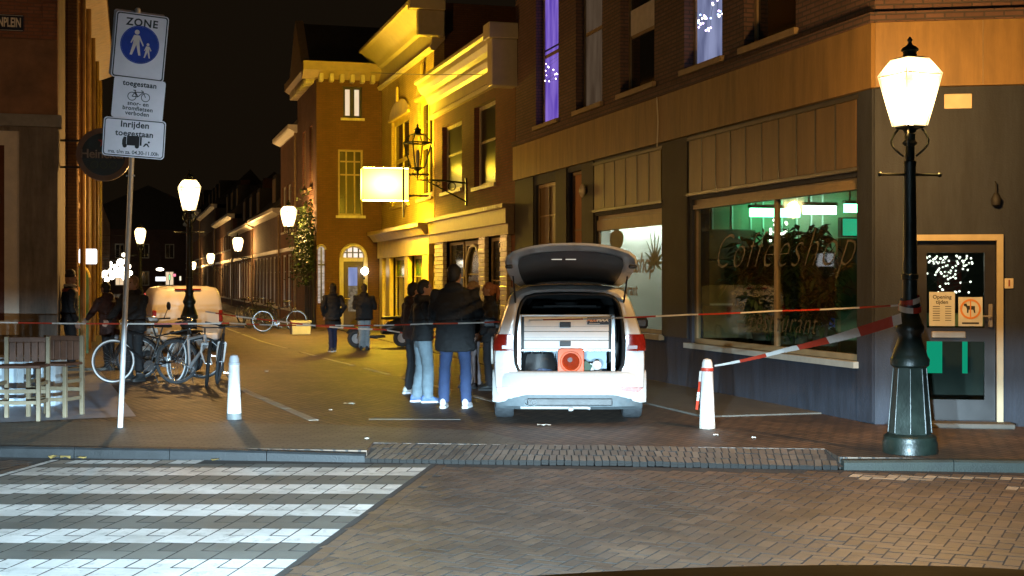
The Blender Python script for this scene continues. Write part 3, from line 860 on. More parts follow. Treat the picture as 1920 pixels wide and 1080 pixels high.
# chamfered corner with the door (frame: x depth, y to the left)
CR = thing('corner_entrance', 'painted corner wall with glazed shop door, number plate and tan band', 'building', W(S1, t0), radians(90-9))
def cyy(px):
    """distance to the right along the chamfer for a photo column"""
    k = (px-960)/F; o = W(S1, t0); d = Vector((sin(radians(81)), -cos(radians(81)), 0))
    return -(k*o.y - o.x)/(d.x - k*d.y)
DY0, DY1 = cyy(1868), cyy(1718)      # y is negative to the right
DZ1 = 2.16
LC = -3.6
fac(LC, 0, 0, 3.958, [(DY0, DY1, .06, DZ1)], .3).build('lower_wall', wall_m, CR)
MB().box(-.07, .25, LC, -.0, 3.962, 4.72).build('fascia_band', mat('fascia_corner', (.25,.145,.045), .55, 0, .1, 1.5, .05, 25, streak=.3), CR)
MB().box(-.082, -.071, cyy(1842), cyy(1842)+.012, 3.97, 4.71).build('band_joint', wood_m, CR)
MB().box(-.10, .2, LC, 0, 4.723, 4.84).build('brick_ledge', brick_dark, CR)
MB().box(0, .3, LC, 0, 4.842, 10.5).build('upper_wall', brick_dark, CR)
yell_m = mat('door_frame_yellow', (.44,.36,.22), .45, 0, .1, 5)
df = MB(); df.box(-.05, .1, DY0-.07, DY0, .0, DZ1+.07); df.box(-.05, .1, DY1, DY1+.02, .0, DZ1+.07); df.box(-.05, .1, DY0, DY1, DZ1, DZ1+.07)
df.build('door_frame', yell_m, CR)
door = MB(); q0, q1 = DY0+.004, DY1-.004
door.box(.04, .09, q0, q0+.12, .06, DZ1-.004); door.box(.04, .09, q1-.12, q1, .06, DZ1-.004)
door.box(.04, .09, q0+.12, q1-.12, 2.02, DZ1-.004); door.box(.04, .09, q0+.12, q1-.12, .98, 1.14); door.box(.04, .09, q0+.12, q1-.12, .06, .30)
door = door.build('door', blackf_m, CR)
dglass = glassmat('door_glass', (.85,.92,.88), .05, .02)
MB().box(.06, .068, q0+.12, q1-.12, 1.14, 2.02).build('pane', dglass, door)
MB().box(.06, .068, q0+.12, q1-.12, .30, .98).build('pane', dglass, door)
MB().rbox(.02, .04, q0+.33, q0+.72, 1.02, 1.10, .01).build('letter_flap', mat('brass', (.5,.42,.32), .35, .7), door)
MB().rbox(.0, .04, q0+.03, q0+.08, 1.15, 1.42, .01).tube([(.0,q0+.055,1.28),(-.04,q0+.055,1.28),(-.04,q0+.15,1.28)], .01, 6).build('handle', mat('brass', (.5,.42,.32), .35, .7), door)
paper_m = mat('paper', (.55,.54,.50), .8, 0, .06, 8); ink_m = mat('ink', (.03,.03,.03), .8)
p1 = MB().box(.05, .058, q1-.44, q1-.15, 1.16, 1.56).build('opening_hours_notice', paper_m, door)
text('lettering', 'Opening', .062, ink_m, p1, (.0485, q1-.295, 1.50), FACE_TXT, bold=.001)
text('lettering', 'tijden', .062, ink_m, p1, (.0485, q1-.295, 1.44), FACE_TXT, bold=.001)
ln = MB()
for k in range(7):
    zz = 1.385 - k*.027
    ln.box(.0485, .0495, q1-.40, q1-.33, zz, zz+.008); ln.box(.0485, .0495, q1-.27, q1-.19, zz, zz+.008)
ln.build('text_lines', ink_m, p1, None, 'stuff')
p2 = MB().box(.05, .058, q0+.14, q0+.41, 1.16, 1.50).build('no_dogs_sticker', mat('sticker_white', (.55,.54,.50), .7), door)
MB().disc((.046, q0+.275, 1.36), .095, .118, 'x', 28, .004).box(.0445, .0475, q0+.268, q0+.282, 1.26, 1.46).build('prohibition_ring', mat('sticker_orange', (.6,.22,.05), .7), p2)
dog = MB(); dog.prism([(-.05,-.01),(-.05,.03),(.035,.035),(.045,.06),(.075,.055),(.075,.035),(.05,.02),(.04,-.005),(.04,-.05),(.025,-.05),(.02,-.012),(-.03,-.012),(-.04,-.05),(-.055,-.05)], 'x', .047, .0485)
dog.xf(Matrix.Translation((0, q0+.275, 1.365))).build('dog_symbol', ink_m, p2)
MB().box(.0485, .0495, q0+.18, q0+.37, 1.185, 1.205).build('text_line', ink_m, p2)
np_ = MB().rbox(-.02, -.002, DY0-.19, DY0-.09, 1.60, 1.72, .006).build('number_plate', mat('plate_white', (.6,.5,.36), .5), CR)
text('digit', '1', .10, mat('digit_brown', (.25,.06,.02), .6), np_, (-.022, DY0-.14, 1.66), FACE_TXT, bold=.004)
MB().rbox(-.03, -.002, cyy(1822), cyy(1770), 3.70, 3.87, .005).build('wall_plate', mat('plaque_cream', (.58,.46,.30), .6, 0, .1, 9), CR)
MB().lathe([(.02,0),(.05,.02),(.06,.09),(.02,.16)], 12).xf(Matrix.Translation((-.05, cyy(1866), 2.55))).tube([(-.05, cyy(1866), 2.71), (-.05, cyy(1866), 2.82), (0, cyy(1866), 2.84)], .01, 6).build('dome_camera', pier_m, CR, 40)
MB().rbox(-.32, -.004, DY0-.15, DY1+.1, .0, .055, .01).build('doorstep', foot_m, CR)
# lobby behind the door
lob = MB(); lob.box(1.6, 1.65, -1.9, -.05, 0, 2.9); lob.box(.31, 1.65, DY0-.35, DY0-.3, 0, 2.9); lob.box(.31, 1.65, DY1+.3, DY1+.35, 0, 2.9); lob.box(.31, 1.65, DY0-.3, DY1+.3, 2.75, 2.8)
lob.build('lobby_wall', mat('lobby_wall', (.05,.045,.03), .8, 0, .3, 2), CR)
MB().box(.31, 1.6, DY0-.3, DY1+.3, .0, .057).build('lobby_floor', in_floor, CR)
MB().box(1.3, 1.5, q0-.1, q1+.1, 1.12, 1.28).build('counter_top', in_wall, CR)
MB().box(1.32, 1.48, q0-.2, q1+.2, .052, 1.118).build('dark_backing', mat('backing_black', (.007,.008,.007), .7), CR)  # near-black box added so the door's lower glass looks unlit
MB().box(1.57, 1.595, q0+.12, q0+.42, 1.55, 1.95).build('poster', mat('poster_red', (.22,.03,.02), .7), CR)
MB().box(.9, .92, q0+.46, q0+.66, .55, 1.02).build('green_panel', emitmat('green_panel_lit', (.01,.5,.30), .7), CR)
MB().box(.9, .92, q0+.16, q0+.22, .55, 1.02).build('green_panel', M['green_panel_lit'], CR)
MB().lathe([(.0,0),(.1,.02),(.1,.05),(.0,.07)], 14).xf(Matrix.Translation((1.0, q0+.5, 2.1))).build('green_lamp', emitmat('green_lamp', (.05,1,.6), 2.0), CR)
pts = []
for k in range(90):
    zz = 2.0 - abs(random.gauss(0,.22)); pts.append((.5+random.uniform(0,.3), q0+.16+random.random()*.6, max(1.55, zz)))
bulbs('fairy_lights', 'white fairy lights hanging behind the corner door glass', pts, [emitmat('bulb_door', (1.0,.95,.85), 3.5)], .0125, CR.location, CR.rotation_euler[2])

# ---------------------------------------------------------------- brown brick house with moulded cornice
S2 = 8.42
t2 = t1 + .03
B2 = Bld('brown_brick_house', 'dark red brick house with moulded gold cornice and striped shopfront piers', S2, t2)
y2 = lambda px: T(px, S2) - t2
L2 = T(815, S2) - t2
ZC0, ZC1 = 6.35, 7.45
win = [(y2(866), y2(829), 4.15, 6.0), (y2(929), y2(889), 4.05, 6.1)]
shopw = (y2(957), y2(822), .0, 3.15)
fac(0, L2, 0, ZC0+.3, win + [shopw], .3).build('wall', brick_red, B2.r)
MB().box(.302, 7, 0, L2, 3.4, ZC1).build('wall_core', brick_red, B2.r)
for w in win: window(B2.r, *w, cream_m, darkpane('dull_pane', (.02,.018,.014), .28), .14, .09, (), (.55,), cream_m, bar=.06)
prof = [(.02,ZC0),(-.10,ZC0),(-.12,ZC0+.10),(-.08,ZC0+.14),(-.08,ZC0+.42),(-.16,ZC0+.48),(-.22,ZC0+.60),(-.24,ZC0+.68),(-.36,ZC0+.74),(-.44,ZC0+.86),(-.48,ZC0+.98),(-.56,ZC0+1.02),(-.56,ZC1),(.3,ZC1),(.3,ZC0+.31)]
cream_c = mat('cornice_cream', (.52,.44,.26), .38, 0, .12, 3, .05, 30)
cr2 = cornice(B2.r, .25, L2+.25, prof, cream_c)
MB().rbox(-.60, .3, -.15, .25, ZC0-.25, ZC1-.28, .02).rbox(-.68, .3, -.22, .32, ZC1-.278, ZC1+.08, .02).build('end_block', cream_c, cr2)
# shopfront
sf = MB(); sf.box(-.22, -.002, 0.05, L2, 3.0, 3.35); sf.box(-.30, -.002, .05, L2, 3.352, 3.45); sf.box(-.16, -.002, .05, L2, 2.75, 2.998)
sf = sf.build('entablature', wood_m, B2.r)
for k in range(9):
    MB().rbox(-.315, -.301, .5+k*.14, .58+k*.14, 3.365, 3.43, .004).build('carved_letter', cream_m, sf)
whiteb = mat('glazed_brick', (.50,.44,.30), .3, 0, .2, 9); redb = mat('red_block', (.2,.08,.04), .7, 0, .2, 9)
for (pa, pb) in ((838, 822), (917, 905), (959, 946)):
    a, c = y2(pa), y2(pb); zz = .1; k = 0
    while zz < 2.7:
        inset = .0 if k % 2 == 0 else .012
        MB().rbox(-.12+inset, -.002, a+inset, c-inset, zz, zz+.105, .008).build('pier_block', whiteb, B2.r)
        zz += .113; k += 1
fr2 = [(y2(904), y2(840), .35, 2.72)]
window(B2.r, y2(866), y2(840), .2, 2.72, wood_m, dpane, .05, .07, (), (.62,), None)
window(B2.r, y2(903), y2(867), .0, 2.72, wood_m, darkpane('olive_pane', (.05,.045,.02), .15), .08, .12, (), (.68,), None, name='shop_door')
window(B2.r, y2(944), y2(918), .0, 2.72, wood_m, dpane, .05, .08, (), (.62,), None)
ar = MB(); ya, ycn = y2(903)+.1, y2(867)-.1; cc = (ya+ycn)/2; rr = (ycn-ya)/2
ar.torus((.06, cc, 1.78), rr*.9, .05, 'x', 16, 6, 0, pi); ar.build('arch_trim', cream_m, B2.r)
MB().box(.32, .36, 0, L2, 0, 3.4).build('shop_backing', in_dark, B2.r)

# ---------------------------------------------------------------- yellow-lit house
S3 = 8.42
t3 = T(814, S3)
B3 = Bld('yellow_lit_house', 'tall house with gold cornice and yellow shopfront under a glowing light box', S3, t3)
y3 = lambda px: T(px, S3) - t3
L3 = T(716, S3) - t3
C0, C1 = 8.35, 9.75
w3 = [(y3(767), y3(734), 4.15, 7.0), (y3(811), y3(784), 4.15, 7.15)]
sh3 = (y3(813), y3(719), .0, 3.2)
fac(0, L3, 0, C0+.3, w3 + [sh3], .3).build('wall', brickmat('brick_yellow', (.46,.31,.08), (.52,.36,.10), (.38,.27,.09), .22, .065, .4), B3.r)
MB().box(.302, 8, 0, L3, 3.5, C1).build('wall_core', brick_orange, B3.r)
for k, w in enumerate(w3):
    ww = window(B3.r, *w, gold_m, dpane, .10, .16, (.5,), (.52,), gold_m, bar=.12)
    cyw = (w[0]+w[1])/2; hw = (w[1]-w[0])/2
    pd = MB(); arc = [(cyw+ (hw+.12)*cos(a), w[3]+.08+.5*sin(a)) for a in [pi*q/10 for q in range(11)]]
    pd.prism(arc, 'x', -.06, -.002); pd.box(-.10, -.002, w[0]-.15, w[1]+.15, w[3]+.0, w[3]+.08)
    pd.rbox(-.14, -.062, cyw-.12, cyw+.12, w[3]+.5, w[3]+1.0, .03)
    pd.build('pediment', gold_m, ww)
def sc_prof(z0, z1, d):
    h = z1-z0
    return [(.02,z0),(-.10,z0),(-.15,z0+.07*h),(-.08,z0+.12*h),(-.08,z0+.48*h),(-.18*d,z0+.52*h),(-.24*d,z0+.62*h),(-.28*d,z0+.66*h),(-.40*d,z0+.74*h),(-.52*d,z0+.84*h),(-.6*d,z0+.90*h),(-.7*d,z0+.93*h),(-.7*d,z1),(.3,z1),(.3,z0+.31)]
cr3 = cornice(B3.r, -.1, L3+.25, sc_prof(C0, C1, 1.1), cream_c)
MB().rbox(-.55, .25, -.35, -.102, C0+.35, C1-.3, .03).rbox(-.8, .25, -.42, -.102, C1-.298, C1+.05, .02).build('end_block', cream_c, cr3)
sf3 = MB(); sf3.prism([(.0,3.02),(-.28,3.02),(-.34,3.10),(-.42,3.22),(-.5,3.25),(-.5,3.36),(0,3.36)], 'y', -.05, L3+.2)
sf3.box(-.16, -.002, 0, L3, 2.45, 3.018)
sf3 = sf3.build('shop_cornice', gold_m, B3.r)
for a, c in ((812, 800), (773, 766), (738, 731), (724, 719)):
    MB().rbox(-.14, -.002, y3(a), y3(c), .0, 2.448, .01).build('shop_column', gold_m, B3.r)
grn = mat('green_glass', (.10,.28,.05), .2, 0, .2, 3); orn = mat('orange_glass', (.5,.2,.05), .2)
brownp = mat('brown_door', (.20,.10,.03), .5, 0, .2, 4)
window(B3.r, y3(731), y3(724), .1, 2.44, gold_m, dpane, .05, .04, (), (.75,), None)
window(B3.r, y3(766), y3(738), .0, 2.44, gold_m, dpane, .06, .09, (), (.74,), None, name='shop_door', pms=[darkpane('shop_pane2', (.05,.045,.02), .06), grn])
window(B3.r, y3(800), y3(773), .0, 2.44, gold_m, brownp, .06, .09, (.5,), (.74,), None, name='shop_window', pms=[brownp, orn, darkpane('shop_pane2', (.05,.045,.02), .06), grn])
MB().box(.32, .36, 0, L3, 0, 3.5).build('shop_backing', in_dark, B3.r)
# box sign that lights it
tb_ = T(772, 8.0)
ls = thing('light_box_sign', 'glowing yellow-white light box sign jutting from the house wall', 'sign', W(8.42, T(806, S3)+.15), YAW)
Yq = W(8.42, T(806,S3)+.15).y
zt, zb = EYE + (525-318)/F*Yq, EYE + (525-377)/F*Yq
xl = (680-812)/F*Yq*.96
MB().rbox(xl, -.62, -.15, .15, zb, zt, .03).build('case', gold_m, ls)
MB().box(xl+.02, -.64, -.162, -.1505, zb+.02, zt-.02).build('front_face', glowmat('sign_glow', (1.0,.70,.14), 48.0, 1.8, 7.0), ls)
MB().box(xl+.02, -.64, .1505, .162, zb+.02, zt-.02).build('rear_face', emitmat('sign_glow_rear', (1.0,.64,.03), 130.0), ls)
MB().box(xl-.012, xl-.0005, -.15, .15, zb+.02, zt-.02).build('end_face', M['sign_glow'], ls)
MB().box(xl+.05, -.64, -.13, .13, zb-.012, zb-.0005).build('under_face', emitmat('sign_glow_low', (1.0,.64,.03), 640.0), ls)
MB().box(xl+.05, -.64, -.13, .13, zt+.0005, zt+.012).build('upper_face', M['sign_glow_low'], ls)
MB().box(-.63, .0, -.03, .03, zb+.12, zb+.18).build('bracket', blackf_m, ls); MB().box(-.63, 0, -.03, .03, zt-.18, zt-.12).build('bracket', blackf_m, ls)
br_ = MB(); br_.tube([(xl*.40, -.19, zb-.5), (xl*.40, -.19, zt+.05)], .03, 6); br_.build('stay', blackf_m, ls)

# ---------------------------------------------------------------- orange brick corner house that juts into the street
SF = 6.15
tF = L3 + t3 + .12
FB = Bld('orange_brick_house', 'three storey orange brick house with white cornice and lit arched door', SF, tF)
def sF(px):
    k = (px-960)/F
    return tF*(k*cos(YAW)+sin(YAW))/(cos(YAW)-k*sin(YAW)) - SF
def zF(py): return ZT(py, tF, 7.2)
WF = 8.42 - SF + .3
ftop = (sF(643), sF(679), zF(221), zF(162)); fmid = (sF(634), sF(681), zF(404), zF(280)); farc = (sF(641), sF(684), .05, zF(461))
fac(0, WF, 0, zF(150), [ftop, fmid, farc], .3).xf(SWAP).build('front_wall', brick_orange, FB.r)
LF = 5.5
side_ops = [(1.0, 1.9, 5.0, 7.2), (3.0, 3.9, 5.0, 7.2), (1.0, 1.9, 1.6+1.6, 4.6), (3.0, 3.9, 3.2, 4.6)]
fac(.302, LF, 0, zF(150), side_ops, .3).build('side_wall', brick_brown, FB.r)
for o in side_ops: window(FB.r, *o, wood_m, dpane, .08, .08, (), (.5,), wood_m)
MB().box(.31, WF+4, .31, LF, 3.0, zF(150)).build('wall_core', brick_brown, FB.r)
litw = litmat('lit_window', (.9,.62,.36), (1.0,.82,.58), .95)
window(FB.r, *ftop, blackf_m, litw, .10, .09, (.5,), (), cream_m, Mx=SWAP, bar=.16)
window(FB.r, *fmid, wood_m, darkpane('olive_dark', (.03,.026,.012), .12), .10, .07, (.34,.67), (.62,.82), cream_m, Mx=SWAP, bar=.05)
zc = zF(150)
zcor = zc
cf = MB(); cf.prism([(.1,zc),(-.05,zc),(-.40,zc+.22),(-.45,zc+.25),(-.45,zc+.55),(.1,zc+.55)], 'y', -.5, WF)
corn_m = mat('cornice_ochre', (.30,.22,.12), .5, 0, .15, 4)
cf = cf.xf(SWAP).build('cornice', corn_m, FB.r)
for k in range(7):
    MB().rbox(-.36, -.05, .05+k*.36, .2+k*.36, zc-.12, zc+.16, .02).xf(SWAP).build('modillion', cream_m, cf)
cs = MB(); cs.prism([(.1,zc),(-.05,zc),(-.45,zc+.25),(-.5,zc+.28),(-.5,zc+.55),(.1,zc+.55)], 'y', -.1, LF)
cs = cs.build('side_cornice', corn_m, FB.r)
for k in range(12): MB().rbox(-.36, -.05, .2+k*.42, .36+k*.42, zc-.12, zc+.16, .02).build('modillion', cream_m, cs)
gb = MB(); gb.prism([(1.2, zc+.552), (LF-.3, zc+.552), ((LF+1)/2, zc+2.6)], 'x', -.35, -.05); gb.build('gable', corn_m, FB.r)
rf = MB(); rf.prism([(1.25, zc+.552), (LF-.35, zc+.552), ((LF+1)/2, zc+2.5)], 'x', -.049, 4); rf.build('roof', mat('roof_dark', (.04,.035,.03), .8, 0, .3, 4, .3, 20), FB.r)
# arched doorway
ya, yc_ = farc[0], farc[1]; cx = (ya+yc_)/2; R = (yc_-ya)/2; zsp = farc[3]-R
spn = MB()
for sg in (-1, 1):
    arc = [(cx+sg*R*cos(a), zsp+R*sin(a)) for a in [pi/2*q/8 for q in range(9)]]
    spn.prism(arc + [(cx, farc[3]+.001), (cx+sg*R, farc[3]+.001)][1:], 'x', .002, .2)
spn.xf(SWAP).build('spandrel', brick_orange, FB.r)
MB().torus((-.01, cx, zsp), R+.02, .07, 'x', 20, 6, 0, pi).box(-.06, .05, cx-R-.09, cx-R+.05, .05, zsp).box(-.06, .05, cx+R-.05, cx+R+.09, .05, zsp).xf(SWAP).build('arch_trim', cream_m, FB.r)
fan = MB(); arc = [(cx+(R-.03)*cos(a), zsp+(R-.03)*sin(a)) for a in [pi*q/16 for q in range(17)]]
fan.prism(arc, 'x', .14, .15)
fo = fan.xf(SWAP).build('fanlight', litmat('fan_lit', (.95,.72,.55), (1,.9,.78), 1.1), FB.r)
gbm = MB()
for q in (-.5, 0, .5): gbm.box(.125, .139, cx+R*q-.025, cx+R*q+.025, zsp, zsp+sqrt(max(0,1-q*q))*R-.02)
gbm.box(.12, .138, cx-R+.03, cx+R-.03, zsp+.42*R-.02, zsp+.42*R+.02); gbm.xf(SWAP).build('glazing_bar', blackf_m, fo)
MB().box(.08, .16, cx-R, cx+R, zsp-.14, zsp-.005).xf(SWAP).build('transom', cream_m, FB.r)
dr = MB(); z0d, z1d = .06, zsp-.145
dr.box(.12, .17, cx-R+.02, cx-R+.24, z0d, z1d).box(.12, .17, cx+R-.24, cx+R-.02, z0d, z1d).box(.12, .17, cx-R+.24, cx+R-.24, z0d, .6).box(.12, .17, cx-R+.24, cx+R-.24, z1d-.2, z1d)
dr = dr.xf(SWAP).build('door', mat('door_dark', (.04,.02,.01), .4), FB.r)
MB().box(.14, .15, cx-R+.24, cx+R-.24, 1.5, z1d-.2).xf(SWAP).build('pane', litmat('door_blue_lit', (.22,.30,.62), (.45,.5,.85), .7), dr)
MB().box(.14, .15, cx-R+.24, cx+R-.24, .6, 1.499).xf(SWAP).build('pane', litmat('door_low_lit', (.16,.11,.06), (.5,.4,.26), .5, (3,3,3)), dr)
MB().tube([(.10, cx-R+.14, 1.05), (.06, cx-R+.14, 1.05), (.06, cx-R+.30, 1.05)], .015, 6).xf(SWAP).build('handle', gold_m, dr)
# narrow arched side window
na0, na1, nz1 = sF(596), sF(608), zF(462)
nc = (na0+na1)/2; nr = (na1-na0)/2
nw = MB(); nw.prism([(nc+nr*cos(a), nz1-nr+nr*sin(a)) for a in [pi*q/10 for q in range(11)]] + [(nc-nr, .9), (nc+nr, .9)], 'x', -.03, -.004)
nw = nw.xf(SWAP).build('arched_window', litmat('arched_lit', (.35,.26,.2), (.85,.72,.62), .7, (1,1,4)), FB.r)
MB().box(-.045, -.031, nc-.025, nc+.025, .9, nz1-.05).box(-.045, -.031, nc-nr, nc+nr, 2.2, 2.26).xf(SWAP).build('glazing_bar', blackf_m, nw)
MB().torus((-.03, nc, nz1-nr), nr+.03, .045, 'x', 12, 5, 0, pi).xf(SWAP).build('arch_trim', cream_m, nw)
door_l = thing('door_lantern', 'small round bright lamp on the wall beside the arched door', 'lamp', W(SF + sF(682), tF), YAW)
MB().box(-.03, .03, -.12, -.0, 1.72+.0, 1.8).build('bracket', blackf_m, door_l)
MB().ball((0, -.2, EYE + (525-508)/F*46), .14, 14, 10).build('globe', emitmat('globe_lit', (1.0,.82,.6), 9.0), door_l)

# ---------------------------------------------------------------- terrace of lower houses further down on the right
tR = tF + LF
rowlab = ['narrow tall brick house with pale cornice next to the orange brick house',
          'low brick house with long gutter and tall ground floor windows under a lantern',
          'low terrace house with many tall windows beyond the first wall lantern',
          'dark terrace house further along past the second wall lantern',
          'distant dark terrace house near the far end of the street',
          'last dim gabled house on the far right side of the street']
rowdef = [(6.0, 7.4, 1), (13.0, 4.5, 0), (15.0, 4.4, 0), (18.0, 5.6, 1), (24.0, 7.2, 1), (34.0, 8.0, 1)]
tt = tR + .02
for i, (Lr, H, up) in enumerate(rowdef):
    b = Bld('terrace_house', rowlab[i], SF, tt); b.r['group'] = 'terrace houses down the street'
    n = max(2, int(Lr/1.75)); ops = []
    for k in range(n):
        a = .35 + k*(Lr-.5)/n
        ops.append((a, a+(Lr-.5)/n-.42, .55, 2.75))
        if up: ops.append((a+.1, a+(Lr-.5)/n-.55, 3.7, min(H-.9, 5.6)))
    fac(0, Lr-.02, 0, H, ops, .25).build('wall', [brick_brown, brick_dark, brick_brown][i % 3], b.r)
    MB().box(.26, 5, 0, Lr-.02, 0, H).build('wall_core', in_dark, b.r)
    for k, o in enumerate(ops):
        lit = (i, k) in ((2, 5), (3, 2), (3, 11), (4, 3), (4, 12), (4, 19), (5, 4), (5, 12), (5, 21), (5, 30))
        window(b.r, *o, white_wood, M['lit_window'] if lit else dpane, .06, .08, (), (.68,) if o[2] < 1 else (.5,), cream_m)
    MB().prism([(.1,H),(-.04,H),(-.30,H+.12),(-.36,H+.16),(-.36,H+.30),(.1,H+.30)], 'y', -.0, Lr-.03).build('gutter', white_wood, b.r)
    MB().box(-.05, -.003, .0, Lr-.03, 2.86, 3.02).build('string_course', cream_m, b.r)
    rr = MB(); rr.prism([(-.2,H+.302),(5,H+.302),(2.6,H+3.0)], 'y', .02, Lr-.05)
    ro = rr.build('roof', M['roof_dark'], b.r)
    for k in range(max(1, int(Lr/5))):
        a = 1.2 + k*4.6
        MB().box(.4, 2.4, a, a+1.5, H+.5, H+2.2).build('dormer', pier_m, ro)
        MB().box(.36, .398, a+.15, a+1.35, H+.9, H+2.0).build('dormer_window', wood_m, ro)
    MB().box(1.8, 2.5, Lr-1.0, Lr-.4, H+1.6, H+3.7).build('chimney', brick_brown, ro)
    MB().tube([(-.08, .1, 0), (-.08, .1, H)], .045, 6).build('downpipe', wood_m, b.r)
    tt += Lr
end = thing('street_end_house', 'dark gabled building closing the far end of the street', 'building', W(-8, 172), YAW)
fac(-2, 22, 0, 8, [(a, a+1.1, zz, zz+1.8) for a in range(0, 20, 3) for zz in (1.0, 4.4)], .3).xf(SWAP).build('wall', brick_dark, end)
for a in range(0, 20, 3):
    for zz in (1.0, 4.4): window(end, a, a+1.1, zz, zz+1.8, white_wood, M['lit_window'] if (a, zz) in ((6,1.0),(12,1.0)) else dpane, .08, .1, (.5,), (), None, Mx=SWAP)
MB().prism([(-2,8.0),(22,8.0),(10,13.5)], 'y', .1, 8).build('roof', M['roof_dark'], end)

# ---------------------------------------------------------------- corner pub, left (occupies x<0, y>0 of its frame)
SP = -1.31; tP = 25.85
PB = thing('corner_pub', 'red brick corner pub with grey stone pier and white window frame', 'building', W(SP, tP), YAW)
pubm = brickmat('brick_pub', (.21,.075,.035), (.26,.095,.05), (.15,.075,.045), .22, .065, .35)
Mf = Matrix(((0,1,0,0),(1,0,0,0),(0,0,1,0),(0,0,0,1)))
pxm = F/24.4
pw = (-(108+60)/pxm, -(108-40)/pxm, .7, 4.42)
fac(-9, 0, 0, 4.50, [pw], .35).xf(Mf).build('lower_wall', stone_m, PB)
MB().box(-.10, .3, -9, .06, 4.502, 4.72).xf(Mf).build('stone_band', mat('stone_band', (.20,.18,.16), .7, 0, .25, 4, .3, 30), PB)
rend = mat('weathered_render', (.20,.10,.055), .85, 0, .45, 1.6, .5, 12)
MB().box(0, .3, -9, 0, 4.722, 6.1).xf(Mf).build('render_wall', rend, PB)
MB().box(-.03, .3, -9, 0, 6.102, 13).xf(Mf).build('upper_wall', pubm, PB)
for k in range(20):
    MB().rbox(-.055-.02*(k%2), -.032, -.26, -.02, 6.15+k*.33, 6.45+k*.33, .01).xf(Mf).build('quoin', pubm, PB)
window(PB, *pw, mat('pub_white', (.50,.42,.33), .5, 0, .12, 5), mat('pub_pane', (.09,.032,.015), .15), .06, .26, (), (.665,), None, Mx=Mf, bar=.16)
MB().box(-9, -.30, .302, 12, 0, 13).build('wall_core', pubm, PB)
MB().box(-.298, 0, .352, 3.0, 0, 13).build('side_wall', stone_m, PB)
sg = thing('street_name_sign', 'dark blue street name plate with white letters on pub brick', 'sign', W(SP, tP), YAW)
sz = EYE + (525-46)/pxm; xr = -(108-48)/pxm
MB().rbox(xr-2.2, xr, -.05, -.034, sz-.15, sz+.15, .004).build('plate', mat('sign_navy', (.012,.014,.03), .35), sg)
text('letters', 'NPLEIN', .235, mat('letter_white', (.7,.62,.5), .5), sg, (xr-.04, -.052, sz), (radians(90),0,0), align='RIGHT', bold=.006, spacing=.98).scale = (.52, 1, 1)
MB().box(xr-2.19, xr-.008, -.052, -.0505, sz+.132, sz+.138).box(xr-2.19, xr-.008, -.052, -.0505, sz-.138, sz-.132).build('border', M['letter_white'], sg)

# gold-lit brick side front along the left of the street
GB = thing('left_street_house', 'tall brick street front with downpipes and ledges lit gold, left', 'building', W(SP+.02, tP+3.0), YAW)
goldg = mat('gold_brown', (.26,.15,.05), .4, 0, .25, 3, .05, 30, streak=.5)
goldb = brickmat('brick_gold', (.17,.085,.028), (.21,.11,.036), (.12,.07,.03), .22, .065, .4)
LG = 17.5
ops = []
for k in range(4):
    a = 1.2 + k*4.0
    ops += [(a, a+1.6, .8, 3.0), (a, a+1.5, 4.2, 6.6)]
MFX = Matrix(((-1,0,0,0),(0,1,0,0),(0,0,1,0),(0,0,0,1)))
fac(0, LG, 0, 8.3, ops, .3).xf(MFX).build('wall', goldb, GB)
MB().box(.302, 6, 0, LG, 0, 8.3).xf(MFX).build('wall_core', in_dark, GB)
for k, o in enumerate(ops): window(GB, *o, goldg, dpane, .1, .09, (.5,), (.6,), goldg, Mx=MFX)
for k in range(5):
    MB().rbox(-.22, -.002, k*4.0, k*4.0+.5, 0, 8.2, .02).xf(MFX).build('pilaster', goldb, GB)
    MB().tube([(-.30, k*4.0+.7, 0), (-.30, k*4.0+.7, 8.2)], .06, 8).xf(MFX).build('downpipe', goldg, GB, 40)
for z0 in (3.3, 3.9, 7.0):
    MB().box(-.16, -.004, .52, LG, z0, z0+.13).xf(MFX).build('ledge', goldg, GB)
MB().prism([(.1,8.3),(-.1,8.3),(-.6,8.5),(-.7,8.55),(-.7,8.85),(.1,8.85)], 'y', 0, LG+.3).xf(MFX).build('cornice', goldg, GB)
MB().prism([(-.3,8.86),(6,8.86),(3,11.5)], 'y', 0, LG).xf(MFX).build('roof', M['roof_dark'], GB)
GB2 = thing('far_left_house', 'far dark brick house beyond the gold-lit street front', 'building', W(SP-.6, tP+3+LG), YAW)
ops = [(1.0+k*5.0, 2.6+k*5.0, zz, zz+2.0) for k in range(15) for zz in (.8, 4.0)]
fac(0, 80, 0, 6.8, ops, .3).xf(MFX).build('wall', brick_dark, GB2); MB().box(.302, 6, 0, 80, 0, 6.8).xf(MFX).build('wall_core', in_dark, GB2)
for k, o in enumerate(ops): window(GB2, *o, white_wood, M['lit_window'] if k % 3 != 1 and o[2] < 1 else dpane, .1, .1, (.5,), (), None, Mx=MFX)
# ================================================================ street lamps
iron_m = mat('green_iron', (.010,.016,.012), .40, .0, .4, 6, .12, 40, spec=.45)
pane_on = glowmat('lantern_pane_lit', (1.0,.70,.32), 15.0, .9, 8.5, .8)
pane_off = glassmat('lantern_pane_clear', (.85,.85,.8), .12, .05)

